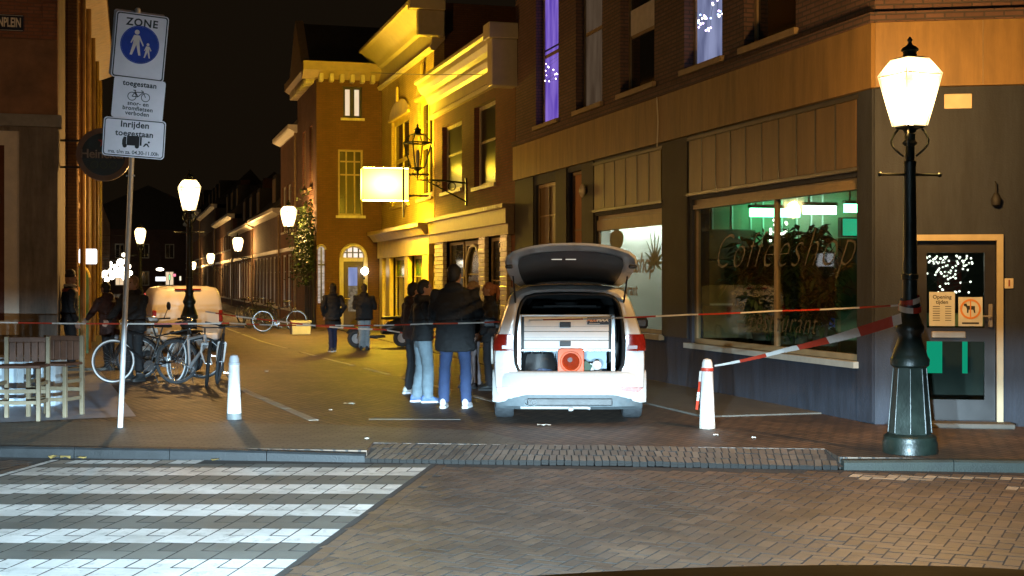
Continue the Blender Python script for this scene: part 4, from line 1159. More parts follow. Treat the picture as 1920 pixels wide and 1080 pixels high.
def lantern(parent, z0, lit, scale=1.0, power=P_LAMP, x=0.0, y=0.0, rot=radians(14), col=LAMPCOL):
    """four-sided Dutch lantern standing on z0"""
    k = scale; R = Matrix.Translation((x, y, z0)) @ Matrix.Rotation(rot, 4, 'Z')
    b0, b1, h = .125*k, .228*k, .56*k
    fr = MB(); bt_ = 1.0 if lit else 2.0
    fr.lathe([(.03*k,-.06*k),(.06*k,-.05*k),(.07*k,-.02*k),(b0*1.25,0),(b0*1.25,.02*k)], 4, ph=pi/4)
    cs = [(1,1),(-1,1),(-1,-1),(1,-1)]
    for sx, sy in cs:
        fr.tube([(sx*b0*.92, sy*b0*.92, .01*k), (sx*b1, sy*b1, h)], .008*k*bt_, 6)
    for i in range(4):
        a, c = cs[i], cs[(i+1) % 4]
        fr.tube([(a[0]*b1, a[1]*b1, h), (c[0]*b1, c[1]*b1, h)], .010*k*bt_, 6)
    fr = fr.xf(R).build('lantern_frame', iron_m, parent)
    rf = MB()
    sq = lambda w, z: [(w,w,z),(-w,w,z),(-w,-w,z),(w,-w,z)]
    rf.loft([sq(b1*.58, h+.175*k), sq(b1*.50, h+.195*k), sq(b1*.36, h+.205*k)], True, True)
    for sx, sy in cs: rf.tube([(sx*b1*1.02, sy*b1*1.02, h), (sx*b1*.56, sy*b1*.56, h+.165*k)], .007*k*bt_, 6)
    for i in range(4):
        a, c = cs[i], cs[(i+1) % 4]
        MB().quad((a[0]*b1*1.05, a[1]*b1*1.05, h+.013*k), (c[0]*b1*1.05, c[1]*b1*1.05, h+.013*k), (c[0]*b1*.62, c[1]*b1*.62, h+.18*k), (a[0]*b1*.62, a[1]*b1*.62, h+.18*k)).xf(R).build('roof_pane', pane_on if lit else pane_off, fr)
    rf.lathe([(.075*k,h+.17*k),(.07*k,h+.26*k),(.095*k,h+.27*k),(.08*k,h+.30*k),(.03*k,h+.33*k),(.02*k,h+.36*k),(.03*k,h+.385*k),(.005*k,h+.42*k)], 10)
    rf.xf(R).build('lantern_roof', iron_m, parent, 35)
    for i in range(4):
        a, c = cs[i], cs[(i+1) % 4]
        q = 1.05 if lit else .98
        pts = [(a[0]*b0*q, a[1]*b0*q, .022*k), (c[0]*b0*q, c[1]*b0*q, .022*k), (c[0]*b1*q, c[1]*b1*q, h+.012*k), (a[0]*b1*q, a[1]*b1*q, h+.012*k)]
        MB().quad(*pts).xf(R).build('pane', pane_on if lit else pane_off, fr)
    mt = MB().lathe([(.035*k,.03*k),(.04*k,.12*k),(.05*k,.2*k),(.05*k,.32*k),(.03*k,.4*k)], 10)
    mt.xf(R).build('mantle', emitmat('mantle', (1.0,.75,.4), 24.0) if lit else mat('mantle_off', (.5,.45,.35), .4), fr, 40)
    if lit:
        ld = bpy.data.lights.new('lamp_light', 'POINT'); ld.energy = power; ld.color = col; ld.shadow_soft_size = .13*k
        lo = bpy.data.objects.new('lamp_light', ld); COL.objects.link(lo); lo.parent = parent
        lo.location = R @ Vector((0, 0, .34*k))

def lamp_post(label, loc, lit=True, power=P_LAMP, lod=0):
    t = thing('lamp_post', label, 'street lamp', loc, radians(8), 'lantern posts along the street')
    MB().lathe([(.265,0),(.265,.10),(.25,.13),(.255,.16),(.215,.19)], 24).build('base_ring', iron_m, t, 40)
    MB().lathe([(.205,.19),(.155,.84)], 8, ph=pi/8).build('base_body', iron_m, t)
    for k in range(8):
        a = pi/4*k + pi/8
        MB().tube([(.207*cos(a), .207*sin(a), .20), (.157*cos(a), .157*sin(a), .83)], .006, 6).build('rib', iron_m, t, 40)
    MB().lathe([(.16,.84),(.185,.86),(.19,.92),(.17,.95),(.165,.97),(.15,1.02),(.115,1.12),(.11,1.16),(.135,1.20),(.14,1.24),(.12,1.28),(.09,1.36),(.085,1.42),(.10,1.45),(.095,1.48)], 24).build('collar', iron_m, t, 40)
    MB().lathe([(.07,1.48),(.072,1.7),(.082,1.71),(.082,1.75),(.070,1.76),(.064,2.2),(.056,2.82),(.062,2.83),(.062,2.87),(.045,2.88),(.045,3.02),(.075,3.05),(.05,3.08),(.055,3.14)], 16).build('shaft', iron_m, t, 40)
    MB().tube([(-.30,0,2.74),(.30,0,2.74)], .014, 8).ball((-.31,0,2.74), .024).ball((.31,0,2.74), .024).build('ladder_bar', iron_m, t, 40)
    for k in range(4):
        a = pi/2*k + radians(14) + pi/4
        pts = []
        for q in range(10):
            u = q/9; r = .06 + .09*sin(pi*u) + .05*u; pts.append((r*cos(a), r*sin(a), 2.92 + .27*u))
        MB().tube(pts, .011, 6).build('scroll', iron_m, t, 40)
    lantern(t, 3.20, lit, .92, power)
    return t

Z1 = GY(848)
lamp_post('tall green iron lamp post with glowing lantern before the corner shop door', PX(1706, Z1), True, P_LAMP)
Z2 = GY(671)
lamp_post('lit lantern post standing among the bicycles in front of the white van', PX(355, Z2), True, P_LAMP*.9)
lamp_post('smaller lit lantern post above the seated figures, farther down the street', PX(263, GY(601)), True, P_LAMP*.8)

def wall_lamp(label, px, py, s, lit, scale=1.0, arm=.9, power=P_LAMP):
    t = T(px, s); 
    o = W(s - arm, t); Y = o.y
    t = T(px, s-arm); o = W(s-arm, t); Y = o.y
    zc = EYE + (525-py)/F*Y - .3*scale
    th = thing('wall_lantern', label, 'wall lamp', W(s, t), YAW, 'lanterns on wall brackets')
    ar = MB(); ar.tube([(0,0,zc-.36),(-arm*.5,0,zc-.30),(-arm,0,zc-.30),(-arm,0,zc-.05)], .025, 8)
    ar.tube([(0,0,zc-.85),(-arm*.35,0,zc-.62),(-arm*.8,0,zc-.33)], .018, 6)
    ar.build('bracket_arm', iron_m, th, 40)
    sc = MB()
    sc.torus((-arm*.3,0,zc-.45), .10, .013, 'y', 16, 5); sc.torus((-arm*.58,0,zc-.385), .055, .011, 'y', 14, 5)
    sc.build('scrollwork', iron_m, th, 40)
    MB().rbox(-.03, 0, -.06, .06, zc-.95, zc-.22, .01).build('wall_plate', iron_m, th)
    for k in range(4):
        a = pi/2*k; MB().tube([(-arm+.03*cos(a), .03*sin(a), zc-.24), (-arm+.13*cos(a), .13*sin(a), zc-.12), (-arm+.08*cos(a), .08*sin(a), zc-.02)], .01, 5).build('scroll', iron_m, th, 40)
    lantern(th, zc, lit, scale, power, -arm)
    return th
wall_lamp('unlit clear lantern on scrolled bracket beside the yellow light box', 783, 290, 8.42, False, 1.18, 1.3)
wall_lamp('lit wall lantern at the gutter of the terrace, nearer one', 541, 410, SF, True, 1.0, .8, P_LAMP*.7)
wall_lamp('lit wall lantern further down the terrace, farther one', 446, 461, SF, True, 1.0, .8, P_LAMP*.6)

# hanging lights far down the street
hang = emitmat('far_bulb', (1.0,.88,.66), 9.0)
spots = [(232,478),(238,488),(226,492),(216,500),(228,505),(206,508),(197,512),(212,515),(190,517),(222,514),(185,523),(200,524),(174,508),(178,517),(190,505),(166,520),(240,500),(172,524),(210,520),(169,500),(181,498),(195,496),(236,520),(244,512),(203,502),(186,510),(231,516),(176,494),(250,524),(219,508),(207,494)]
fb = MB().ball((0,0,0), 1.0, 10, 7).mesh('globe', hang)
posdesc = ['topmost', 'second highest', 'third highest', 'fourth highest', 'fifth highest', 'sixth highest', 'seventh highest', 'eighth highest', 'ninth highest', 'tenth highest', 'eleventh highest', 'twelfth highest']
for i, (px, py) in enumerate(spots):
    Y = 62 + i*3.2
    p = PX(px, Y, EYE + (525-py)/F*Y)
    t = thing('hanging_street_light', 'small white globe light in the bright string far down the street', 'street light', (p.x, p.y, 0), YAW, 'string of globe lights far down the street')
    o = obj('globe', fb, t); o.location = (0, 0, p.z); o.scale = [Y*(.0015+.0013*((i*7)%5)/4)]*3
    MB().tube([(0,0,p.z+Y*.002),(0,0,p.z+.9)], .01, 4).tube([(-1.6,0,p.z+.9),(1.6,0,p.z+.9)], .008, 4).build('cable', blackf_m, t)
wall_lamp('faint added wall lantern brightening the far terrace, third along', 395, 487, SF, True, 1.0, .8, P_LAMP*.35)  # added lamp, brightens the dim far street
wall_lamp('faintest added wall lantern brightening the far end of the terrace', 362, 500, SF, True, 1.0, .8, P_LAMP*.35)  # another lamp added to lift the far end of the street
fl = thing('hanging_lamp', 'flat oval white lamp hanging over the far street above the van', 'street light', PX(300, 85), YAW)
MB().ball((0,0,EYE+20/F*85), (.24,.24,.10), 14, 8).build('globe', hang, fl); MB().tube([(0,0,EYE+20/F*85+.1),(0,0,EYE+2.4)], .01, 4).build('cable', blackf_m, fl)
for (px, py, w, h, c, st, lab) in ((301,523,.62,.30,(.9,.93,1.0),1.6,'small white lit shop sign just above the van roof'), (318,520,.12,.34,(.3,.9,.4),1.2,'narrow green lit sign above the van roof'), (327,516,.2,.2,(1.0,.25,.35),1.3,'little red lit sign above the van roof'), (338,522,.14,.3,(.95,.85,.6),1.2,'narrow warm lit sign right of the red one above the van')):
    sg2 = thing('shop_sign', lab, 'sign', PX(px, 80), YAW, 'lit shop signs far down the street'); zc2 = EYE + (HOR-py)/F*80
    MB().rbox(-w/2, w/2, -.05, .05, zc2-h/2, zc2+h/2, .01).build('case', blackf_m, sg2); MB().box(-w/2+.02, w/2-.02, -.06, -.0505, zc2-h/2+.02, zc2+h/2-.02).build('face', emitmat('far_sign_%d' % px, c, st), sg2)
    MB().tube([(0,0,0),(0,0,zc2-h/2)], .03, 6).build('post', blackf_m, sg2)
red = thing('traffic_light', 'glowing red light low beside the far left shop', 'traffic light', PX(170, 60), YAW)
MB().tube([(0,0,0),(0,0,2.6)], .05, 8).build('pole', blackf_m, red)
MB().rbox(-.16,.16,-.12,.12,1.1,2.1,.03).build('housing', blackf_m, red)
MB().lathe([(.02,0),(.17,.01),(.17,.05)], 16).xf(Matrix.Translation((0,-.13,EYE+.1)) @ Matrix.Rotation(radians(90),4,'X')).build('lens', emitmat('red_lens', (1.0,.10,.08), 14.0), red)
# white light box and round-topped green board on the left street front
wb_ = thing('white_light_box', 'white glowing box sign on the gold-lit left street front', 'sign', W(SP, T(150, SP+.8)), YAW)
def st_left(px): return T(px, SP + .9)
tl = tP + 6.4
wb_.location = W(SP, tl)
Yl = W(SP+.7, tl).y
def xs(px): # offset across the street for a column at depth Yl
    return ((px-960)/F*Yl - wb_.location.x)/cos(YAW)
zt_, zb_ = EYE + (525-467)/F*Yl, EYE + (525-495)/F*Yl
MB().rbox(max(.1, xs(152)), xs(183), -.12, .12, zb_, zt_, .03).build('box', emitmat('white_box', (.95,.95,1.0), 2.2), wb_)
MB().box(0, max(.1, xs(152)), -.03, .03, zb_+.2, zb_+.26).build('bracket', blackf_m, wb_)
gbd = thing('green_menu_board', 'tall round-topped green board standing by the pub corner', 'board', PX(140, 30), YAW)
pl = [(-.30,.02),(-.30,1.75)] + [(-.30+.30*(1-cos(a)), 1.75+.22*sin(a)) for a in [pi*q/10 for q in range(1,10)]] + [(.30,1.75),(.30,.02)]
MB().prism(pl, 'y', -.04, .04).build('board', mat('board_green', (.05,.13,.06), .6, 0, .2, 4), gbd)
MB().torus((0,0,1.76), .31, .03, 'y', 14, 6, 0, pi).build('rim', gold_m, gbd)
MB().disc((0.05,-.045,1.45), .0, .11, 'y', 16, .01).build('emblem', mat('emblem_orange', (.55,.25,.04), .6), gbd)

# round beer sign on a bracket at the pub
hs = thing('round_beer_sign', 'dark round beer sign with white lettering and red star on pub bracket', 'sign', W(SP, tP+.9), YAW)
Yh = hs.location.y
hx = ((188-960)/F*Yh - hs.location.x)/cos(YAW); hz = EYE + (525-288)/F*Yh; hr = 50/F*Yh
Rd = mat('sign_rim', (.17,.10,.06), .45, 0, .15, 5)
MB().disc((hx,0,hz), hr*.80, hr, 'y', 40, .16).build('rim', Rd, hs, 40)
MB().disc((hx,0,hz), .0, hr*.805, 'y', 40, .12).build('face', mat('sign_face', (.012,.018,.010), .4, 0, .3, 6), hs)
MB().rbox(hx-hr*.86, hx+hr*.86, -.075, -.061, hz-.085, hz+.085, .004).build('name_band', mat('sign_band', (.015,.013,.012), .4), hs)
text('lettering', 'Heineken', .235, mat('sign_letters', (.34,.27,.20), .5), hs, (hx, -.078, hz), (radians(90),0,0), bold=.004, spacing=.95)
stp = [((.115 if k % 2 == 0 else .046)*cos(pi/2+pi*k/5)+hx, (.115 if k % 2 == 0 else .046)*sin(pi/2+pi*k/5)+hz+.24) for k in range(10)]
MB().prism(stp, 'y', -.072, -.061).build('red_star', mat('star_red', (.35,.03,.015), .5), hs)
hop = MB()
for q in (-.17, 0, .17): hop.disc((hx+q, -.066, hz-.20), .055, .075, 'y', 16, .01)
hop.build('hop_emblem', mat('hop_green', (.05,.06,.02), .6), hs)
for q in (.5, -.5): MB().tube([(0,0,hz+hr*q),(hx-hr*.85,0,hz+hr*q)], .025, 6).build('bracket', blackf_m, hs)

# ================================================================ traffic sign post
ZS = GY(802)
sp = thing('traffic_sign_post', 'leaning white steel post carrying three white traffic plates', 'traffic sign', PX(225, ZS), 0)
lean = (258-225)/F*ZS / ((802-30)/F*ZS)      # sideways lean per metre of height
steel = mat('galvanised', (.66,.66,.67), .36, .10, .12, 12, .04, 60)
ppm = F/ZS
Htop = (802-20)/ppm
MB().tube([(0,0,-.05),(lean*Htop,0,Htop)], .030, 14).build('pole', steel, sp, 40)
MB().lathe([(.031,0),(.034,.03),(.02,.05)], 12, (lean*Htop,0,Htop-.02)).build('cap', steel, sp, 40)
refl = mat('reflective_white', (.86,.80,.86), .33, .65, .05, 6, .02, 200)
ink = mat('sign_black', (.015,.015,.02), .5)
blue = mat('sign_blue', (.008,.05,.60), .4)
alu = mat('sign_back', (.30,.25,.24), .5, .5)
TILT = radians(5.2)
def plate(cx_px, cy_px, w_px, h_px, rad, border=None, tilt=TILT, yaw=radians(14), y=-.05, m=refl, name='plate'):
    """returns an Empty-free plate mesh; local frame: x right, z up, -y towards the viewer"""
    w, h = w_px/ppm, h_px/ppm
    def rr(w, h, r):
        p = []
        for (ox, oz, a0) in ((w/2-r, h/2-r, 0), (-w/2+r, h/2-r, pi/2), (-w/2+r, -h/2+r, pi), (w/2-r, -h/2+r, 3*pi/2)):
            for q in range(5): a = a0+pi/2*q/4; p.append((ox+r*cos(a), oz+r*sin(a)))
        return p
    b = MB(); b.prism(rr(w, h, rad), 'y', -.006, .006)
    o = b.build(name, m, sp)
    o.location = ((cx_px-225)/ppm, y, (802-cy_px)/ppm); o.rotation_euler = (radians(6.5), tilt, yaw)
    if border:
        outer, inner = rr(w-.02, h-.02, rad*.85), rr(w-.02-border, h-.02-border, rad*.65)
        f = MB(); f.loft([[(x,-.0085,z) for x,z in outer], [(x,-.0085,z) for x,z in inner], [(x,-.0062,z) for x,z in inner], [(x,-.0062,z) for x,z in outer]], True, False)
        f.build('border', ink, o)
    return o, w, h
def ptext(o, s, size, z, bold=.002, x=0, spacing=1.05, shear=0): return text('lettering', s, size, ink, o, (x, -.008, z), (radians(90),0,0), bold=bold, spacing=spacing, shear=shear, depth=.0008)
pb_, w, h = plate(255, 83, 93, 124, .03, None, y=.05, m=alu, name='rear_plate')
p, w, h = plate(265, 89, 95, 122, .035, .026, y=-.05)
ptext(p, 'ZONE', .118, h*.355, .003, spacing=1.15)
MB().disc((0,-.008,.0), .0, .205, 'y', 40, .003).xf(Matrix.Translation((-.005,0,.02))).build('blue_disc', blue, p)
MB().disc((-.005,-.009,.02), .206, .216, 'y', 40, .003).build('blue_ring', blue, p)
fig = MB()
def figure(cx, cz, k, arm):
    fig.disc((cx, -.011, cz+.118*k), 0, .026*k, 'y', 14, .002)
    fig.prism([(cx-.03*k,cz+.085*k),(cx+.03*k,cz+.085*k),(cx+.034*k,cz-.005*k),(cx+.055*k,cz-.13*k),(cx+.032*k,cz-.13*k),(cx+.002*k,cz-.02*k),(cx-.035*k,cz-.13*k),(cx-.06*k,cz-.13*k),(cx-.034*k,cz-.005*k)], 'y', -.012, -.0105)
    fig.prism([(cx-.03*k,cz+.085*k),(cx-.062*k,cz+.0*k),(cx-.05*k,cz-.005*k),(cx-.026*k,cz+.05*k)], 'y', -.0118, -.0103)
    fig.prism([(cx+.03*k,cz+.085*k),(cx+arm[0],cz+arm[1]),(cx+arm[0]-.01,cz+arm[1]-.012),(cx+.026*k,cz+.05*k)], 'y', -.0118, -.0103)
figure(-.045, .035, 1.05, (.085, -.018)); figure(.085, -.04, .62, (.045, .01))
fig.build('walker_symbol', mat('symbol_white', (.74,.73,.78), .45, .4), p)
p, w, h = plate(262, 187, 93, 76, .03)
p.location.y = -.048
ptext(p, 'toegestaan', .082, h*.36, .0022)
bk = MB()
for q in (-.075, .075): bk.disc((q,-.008,.025), .042, .050, 'y', 20, .002)
for a_, c_ in (((-.075,.025),(-.045,.075)),((-.045,.075),(.045,.08)),((-.045,.075),(-.01,.025)),((-.01,.025),(.045,.08)),((.075,.025),(.04,.095)),((-.075,.025),(-.01,.025)),((-.05,.095),(-.01,.025)),((.04,.095),(.02,.098)),((-.065,.096),(-.035,.096))):
    bk.tube([(a_[0],-.008,a_[1]),(c_[0],-.008,c_[1])], .0045, 5)
bk.build('bicycle_symbol', ink, p)
ptext(p, 'snor- en', .066, -.055, .0014); ptext(p, 'bromfietsen', .066, -.112, .0014); ptext(p, 'verboden', .066, -.168, .0014)
p, w, h = plate(254, 260, 112, 72, .04, .022, y=-.052, tilt=radians(3.5))
ptext(p, 'Inrijden', .098, h*.34, .0026); ptext(p, 'toegestaan', .092, h*.11, .0024)
tr = MB()
tr.prism([(-.13,-.085),(-.13,-.03),(-.115,0.01),(-.085,.01),(-.085,-.085)], 'y', -.0095, -.008); tr.prism([(-.08,-.085),(-.08,.025),(.06,.025),(.06,-.085)], 'y', -.0095, -.008)
tr.prism([(.065,-.08),(.065,.02),(.085,.02),(.085,-.08)], 'y', -.0095, -.008)
for q in (-.10, .035): tr.disc((q,-.0095,-.092), 0, .024, 'y', 16, .003)
tr.prism([(.10,-.09),(.125,-.05),(.15,-.05),(.175,-.09),(.16,-.09),(.14,-.065),(.115,-.09)], 'y', -.0095, -.008); tr.disc((.165,-.0095,-.035), 0, .012, 'y', 10, .002)
tr.build('lorry_symbol', ink, p)
ptext(p, 'ma. t/m za. 04.30-11.00h', .060, -h*.375, .0008, spacing=.95)
MB().tube([(-.05,0,0),(.05,0,0)], .01, 6).xf(Matrix.Translation((lean*2.9,-.01,2.9))).build('clamp', steel, sp)

lamp_post('added unseen lantern post lighting the pub front from beyond its terrace', Vector((-14.5, 17.5, 0)), True, P_LAMP*.55)  # unseen lamp, added to warm the dark pub front

# ================================================================ bollards
boll_w = mat('bollard_white', (.78,.78,.77), .5, 0, .14, 7, .1, 30, streak=.35)
boll_g = mat('bollard_grey', (.14,.15,.15), .7, 0, .4, 14)
red_t = mat('tape_red', (.50,.045,.02), .45, 0, .1, 9); white_t = mat('tape_white', (.72,.70,.66), .45, 0, .1, 9)
def bollard(label, loc, h=.80, wear=False):
    t = thing('bollard', label, 'bollard', loc, 0, 'white street bollards')
    MB().lathe([(.092,0),(.092,.07),(.088,.075)], 18).build('foot', boll_g if not wear else mat('bollard_worn', (.45,.42,.36), .7, 0, .6, 22), t, 40)
    MB().lathe([(.088,.075),(.066,h-.14),(.066,h-.125)], 18).build('shaft', boll_w, t, 40)
    MB().lathe([(.070,h-.125),(.070,h-.10),(.062,h-.095),(.060,h-.05),(.045,h-.012),(.01,h)], 18).build('cap', boll_w if wear else mat('bollard_cap', (.45,.48,.52), .5), t, 40)
    return t
ZB1 = GY(786); ZB2 = GY(803)
bollard('plain white bollard standing on the brick street near the bicycles', PX(439, ZB1), .79)
b2 = bollard('white bollard with barrier tape knotted round its top', PX(1326, ZB2), .80, True)
bt = MB().lathe([(.0715,.655),(.0735,.66),(.073,.69),(.0705,.695)], 18, caps=False)
bt.build('tape_wrap', red_t, b2, 40)
tl_ = MB(); 
for k, (a_, c_) in enumerate(((.66,.54),(.54,.42),(.42,.32),(.32,.22))):
    tl_.cm = k % 2
    tl_._add([(-.075-.01*k,-.07,a_),(-.095-.012*k,-.05,a_),(-.105-.012*k,-.05,c_),(-.085-.01*k,-.07,c_)], [(0,1,2,3)])
tl_.build('tape_tail', [white_t, red_t], b2)

# ================================================================ barrier tape
def tape(name, label, pts, width, seg, sag=0.0, twist=0.0, ph=0, tilt=0.0, w0=1.0):
    pts = [Vector(p) for p in pts]
    fine = []
    for a, c in zip(pts[:-1], pts[1:]):
        L = (c-a).length; n = max(2, int(L/(seg/4)))
        for i in range(n):
            q = i/n; p = a.lerp(c, q); p.z -= sag*4*q*(1-q)*min(1, L/6); fine.append(p)
    fine.append(pts[-1])
    b = MB(); d = 0; prev = None
    for i in range(len(fine)-1):
        a, c = fine[i], fine[i+1]
        L = (c-a).length
        w = width/2*(w0 + (1-w0)*min(1, i/(len(fine)*.75)))
        def off(p, dd):
            tw = twist*sin(dd*1.1+ph) + tilt
            dirv = (c-a).normalized(); side = dirv.cross(Vector((0,0,1))).normalized()
            return (Vector((0,0,1))*cos(tw) + side*sin(tw))*w
        o1, o2 = off(a, d), off(c, d+L)
        b.cm = int((d + ph)/seg) % 2
        b._add([a-o1, c-o2, c+o2, a+o1], [(0,1,2,3)])
        d += L
    o = b.build(name, [white_t, red_t], None)
    return tag(o, label, 'barrier tape')
def pz(px, py, Y): return PX(px, Y, EYE + (HOR-py)/F*Y)
tape('barrier_tape', 'red and white tape strung from the pub past the sign post to the bicycles', [pz(-30, 604, 20.5), pz(225, 607, 20.5), pz(430, 606, 21.0)], .024, .5, .02, .5, 0)
tape('barrier_tape', 'red and white tape crossing the street behind the standing group', [pz(385, 584, 28.6), pz(520, 602, 28.0), pz(720, 618, 25.0), pz(905, 640, 22.0)], .030, .5, .05, .3, .3)
tape('barrier_tape', 'long red and white tape passing the group and the open car boot', [pz(430, 606, 21.0), pz(620, 610, 19.0), pz(800, 607, 17.2), pz(1000, 600, 15.8), pz(1290, 590, 15.0), pz(1450, 583, 14.4), pz(1690, 572, 13.2)], .018, .48, .03, .5, .1)
tape('barrier_tape', 'wide red and white tape from the worn bollard to the big lamp post', [pz(1340, 686, ZB2), pz(1470, 657, 14.6), pz(1690, 597, 13.05)], .105, .46, .07, .5, .2, .2, .22)
ltp = thing('tape_wrap', 'red and white tape wound round the neck of the big lamp post', 'barrier tape', PX(1706, Z1), 0)
for k, zz in enumerate((1.40, 1.47)):
    b = MB()
    for q in range(20):
        a0, a1 = 2*pi*q/20, 2*pi*(q+1)/20; r = .112 - .012*k
        z0, z1_ = zz + .03*sin(a0+k), zz + .03*sin(a1+k)
        b.cm = (q//5 + k) % 2
        b._add([(r*cos(a0), r*sin(a0), z0), (r*cos(a1), r*sin(a1), z1_), (r*.97*cos(a1), r*.97*sin(a1), z1_+.055), (r*.97*cos(a0), r*.97*sin(a0), z0+.055)], [(0,1,2,3)])
    b.build('winding', [white_t, red_t], ltp)

# ================================================================ high wooden chairs on the terrace
oak = mat('pale_wood', (.19,.15,.095), .55, 0, .2, 9, .12, 60); redwood = mat('red_wood', (.085,.038,.022), .55, 0, .3, 8, .12, 50)
def chair(label, loc, rz, w=.50, d=.42, sh=.67, bh=1.0):
    t = thing('high_chair', label, 'chair', loc, rz, 'wooden chairs on the terrace')
    hw, hd = w/2, d/2
    for sx in (-1, 1):
        MB().rbox(sx*hw-.024, sx*hw+.024, -hd-.024, -hd+.024, 0, sh-.035, .004).build('leg', oak, t)
        MB().rbox(sx*hw-.024, sx*hw+.024, hd-.024, hd+.024, 0, bh, .004).build('leg', oak, t)
        for z in (.20, .42): MB().rbox(sx*hw-.012, sx*hw+.012, -hd+.026, hd-.026, z, z+.045, .003).build('stretcher', oak, t)
    for z, yy in ((.20,-hd),(.34,-hd),(.30,hd)): MB().rbox(-hw+.026, hw-.026, yy-.014, yy+.014, z, z+.045, .003).build('stretcher', oak, t)
    MB().rbox(-hw-.03, hw+.03, -hd-.04, hd-.03, sh-.033, sh, .008).build('seat', redwood, t)
    for k in range(5):
        a = -hw+.03 + k*(w-.06)/5
        MB().rbox(a+.006, a+(w-.06)/5-.006, hd-.010, hd+.014, sh+.02, bh-.07, .003).build('back_slat', redwood, t)
    MB().rbox(-hw+.026, hw-.026, hd-.016, hd+.016, bh-.068, bh-.005, .006).build('top_rail', redwood, t)
    return t
chair('wooden high chair at the frame edge, nearest the kerb', PX(42, 16.25), radians(4))
chair('wooden high chair nearer the sign post, turned sideways', PX(104, 16.7), radians(-12), .50, .40)
cr_ = thing('storage_crate', 'pale blue-white crate glowing in the headlights behind the chairs', 'crate', PX(52, 18.2), radians(3))
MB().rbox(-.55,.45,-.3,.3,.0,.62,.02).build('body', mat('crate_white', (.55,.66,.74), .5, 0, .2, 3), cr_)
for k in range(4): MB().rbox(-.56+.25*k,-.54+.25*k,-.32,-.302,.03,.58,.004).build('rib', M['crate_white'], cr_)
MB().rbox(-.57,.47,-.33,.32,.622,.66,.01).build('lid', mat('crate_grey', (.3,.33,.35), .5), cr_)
# ================================================================ the car whose headlamps light the crossing
car_green = mat('bonnet_paint', (.045,.046,.034), .8, .0, .6, 7, spec=.1)
hc = thing('camera_side_car', 'dark car bonnet edge at the bottom right corner of the view', 'car', (.60, .35, 0), radians(14))
bn = MB()
rows = []
for i in range(9):
    v = i/8; yy = .1 + 2.12*v
    zz = 1.278 - .05*v - .16*max(0, v-.72)**2/.0784*.55
    row = []
    for j in range(15):
        u = -1 + 2*j/14
        row.append((u*.80*(1-.06*v*v), yy - .16*u*u*v*v, zz - .004*u*u - .006*abs(u)**6))
    rows.append(row)
bn.loft(rows, False, False)
bn.build('bonnet', car_green, hc, 60)
for sx in (-1, 1):
    fd = MB(); ring = []
    for yy in (.1, .6, 1.2, 1.7, 2.05):
        ring.append([(sx*.80, yy, 1.20-.03*yy), (sx*.88, yy, 1.10-.03*yy), (sx*.90, yy, .70), (sx*.88, yy, .38), (sx*.80, yy, .36)])
    fd.loft(ring, False, False).build('wing', car_green, hc, 50)
    MB().torus((sx*.80, 1.25, .33), .25, .085, 'x', 28, 10).build('tyre', mat('tyre_black', (.015,.015,.016), .8, 0, .3, 20, .2, 60), hc, 50)
    MB().disc((sx*.80, 1.25, .33), .0, .2, 'x', 24, .12).build('rim', mat('rim_dark', (.2,.2,.21), .4, .6), hc)
fr_ = MB(); fr_.loft([[(x, 2.06-.10*abs(x)**2, .30), (x, 2.16-.14*abs(x)**2, .45), (x, 2.17-.14*abs(x)**2, .62), (x, 2.10-.12*abs(x)**2, 1.05)] for x in [-.86+1.72*q/12 for q in range(13)]], False, False)
fr_.build('front_bumper', car_green, hc, 50)
MB().rbox(-.45,.45,2.06,2.19,.70,.86,.02).build('grille', blackf_m, hc)
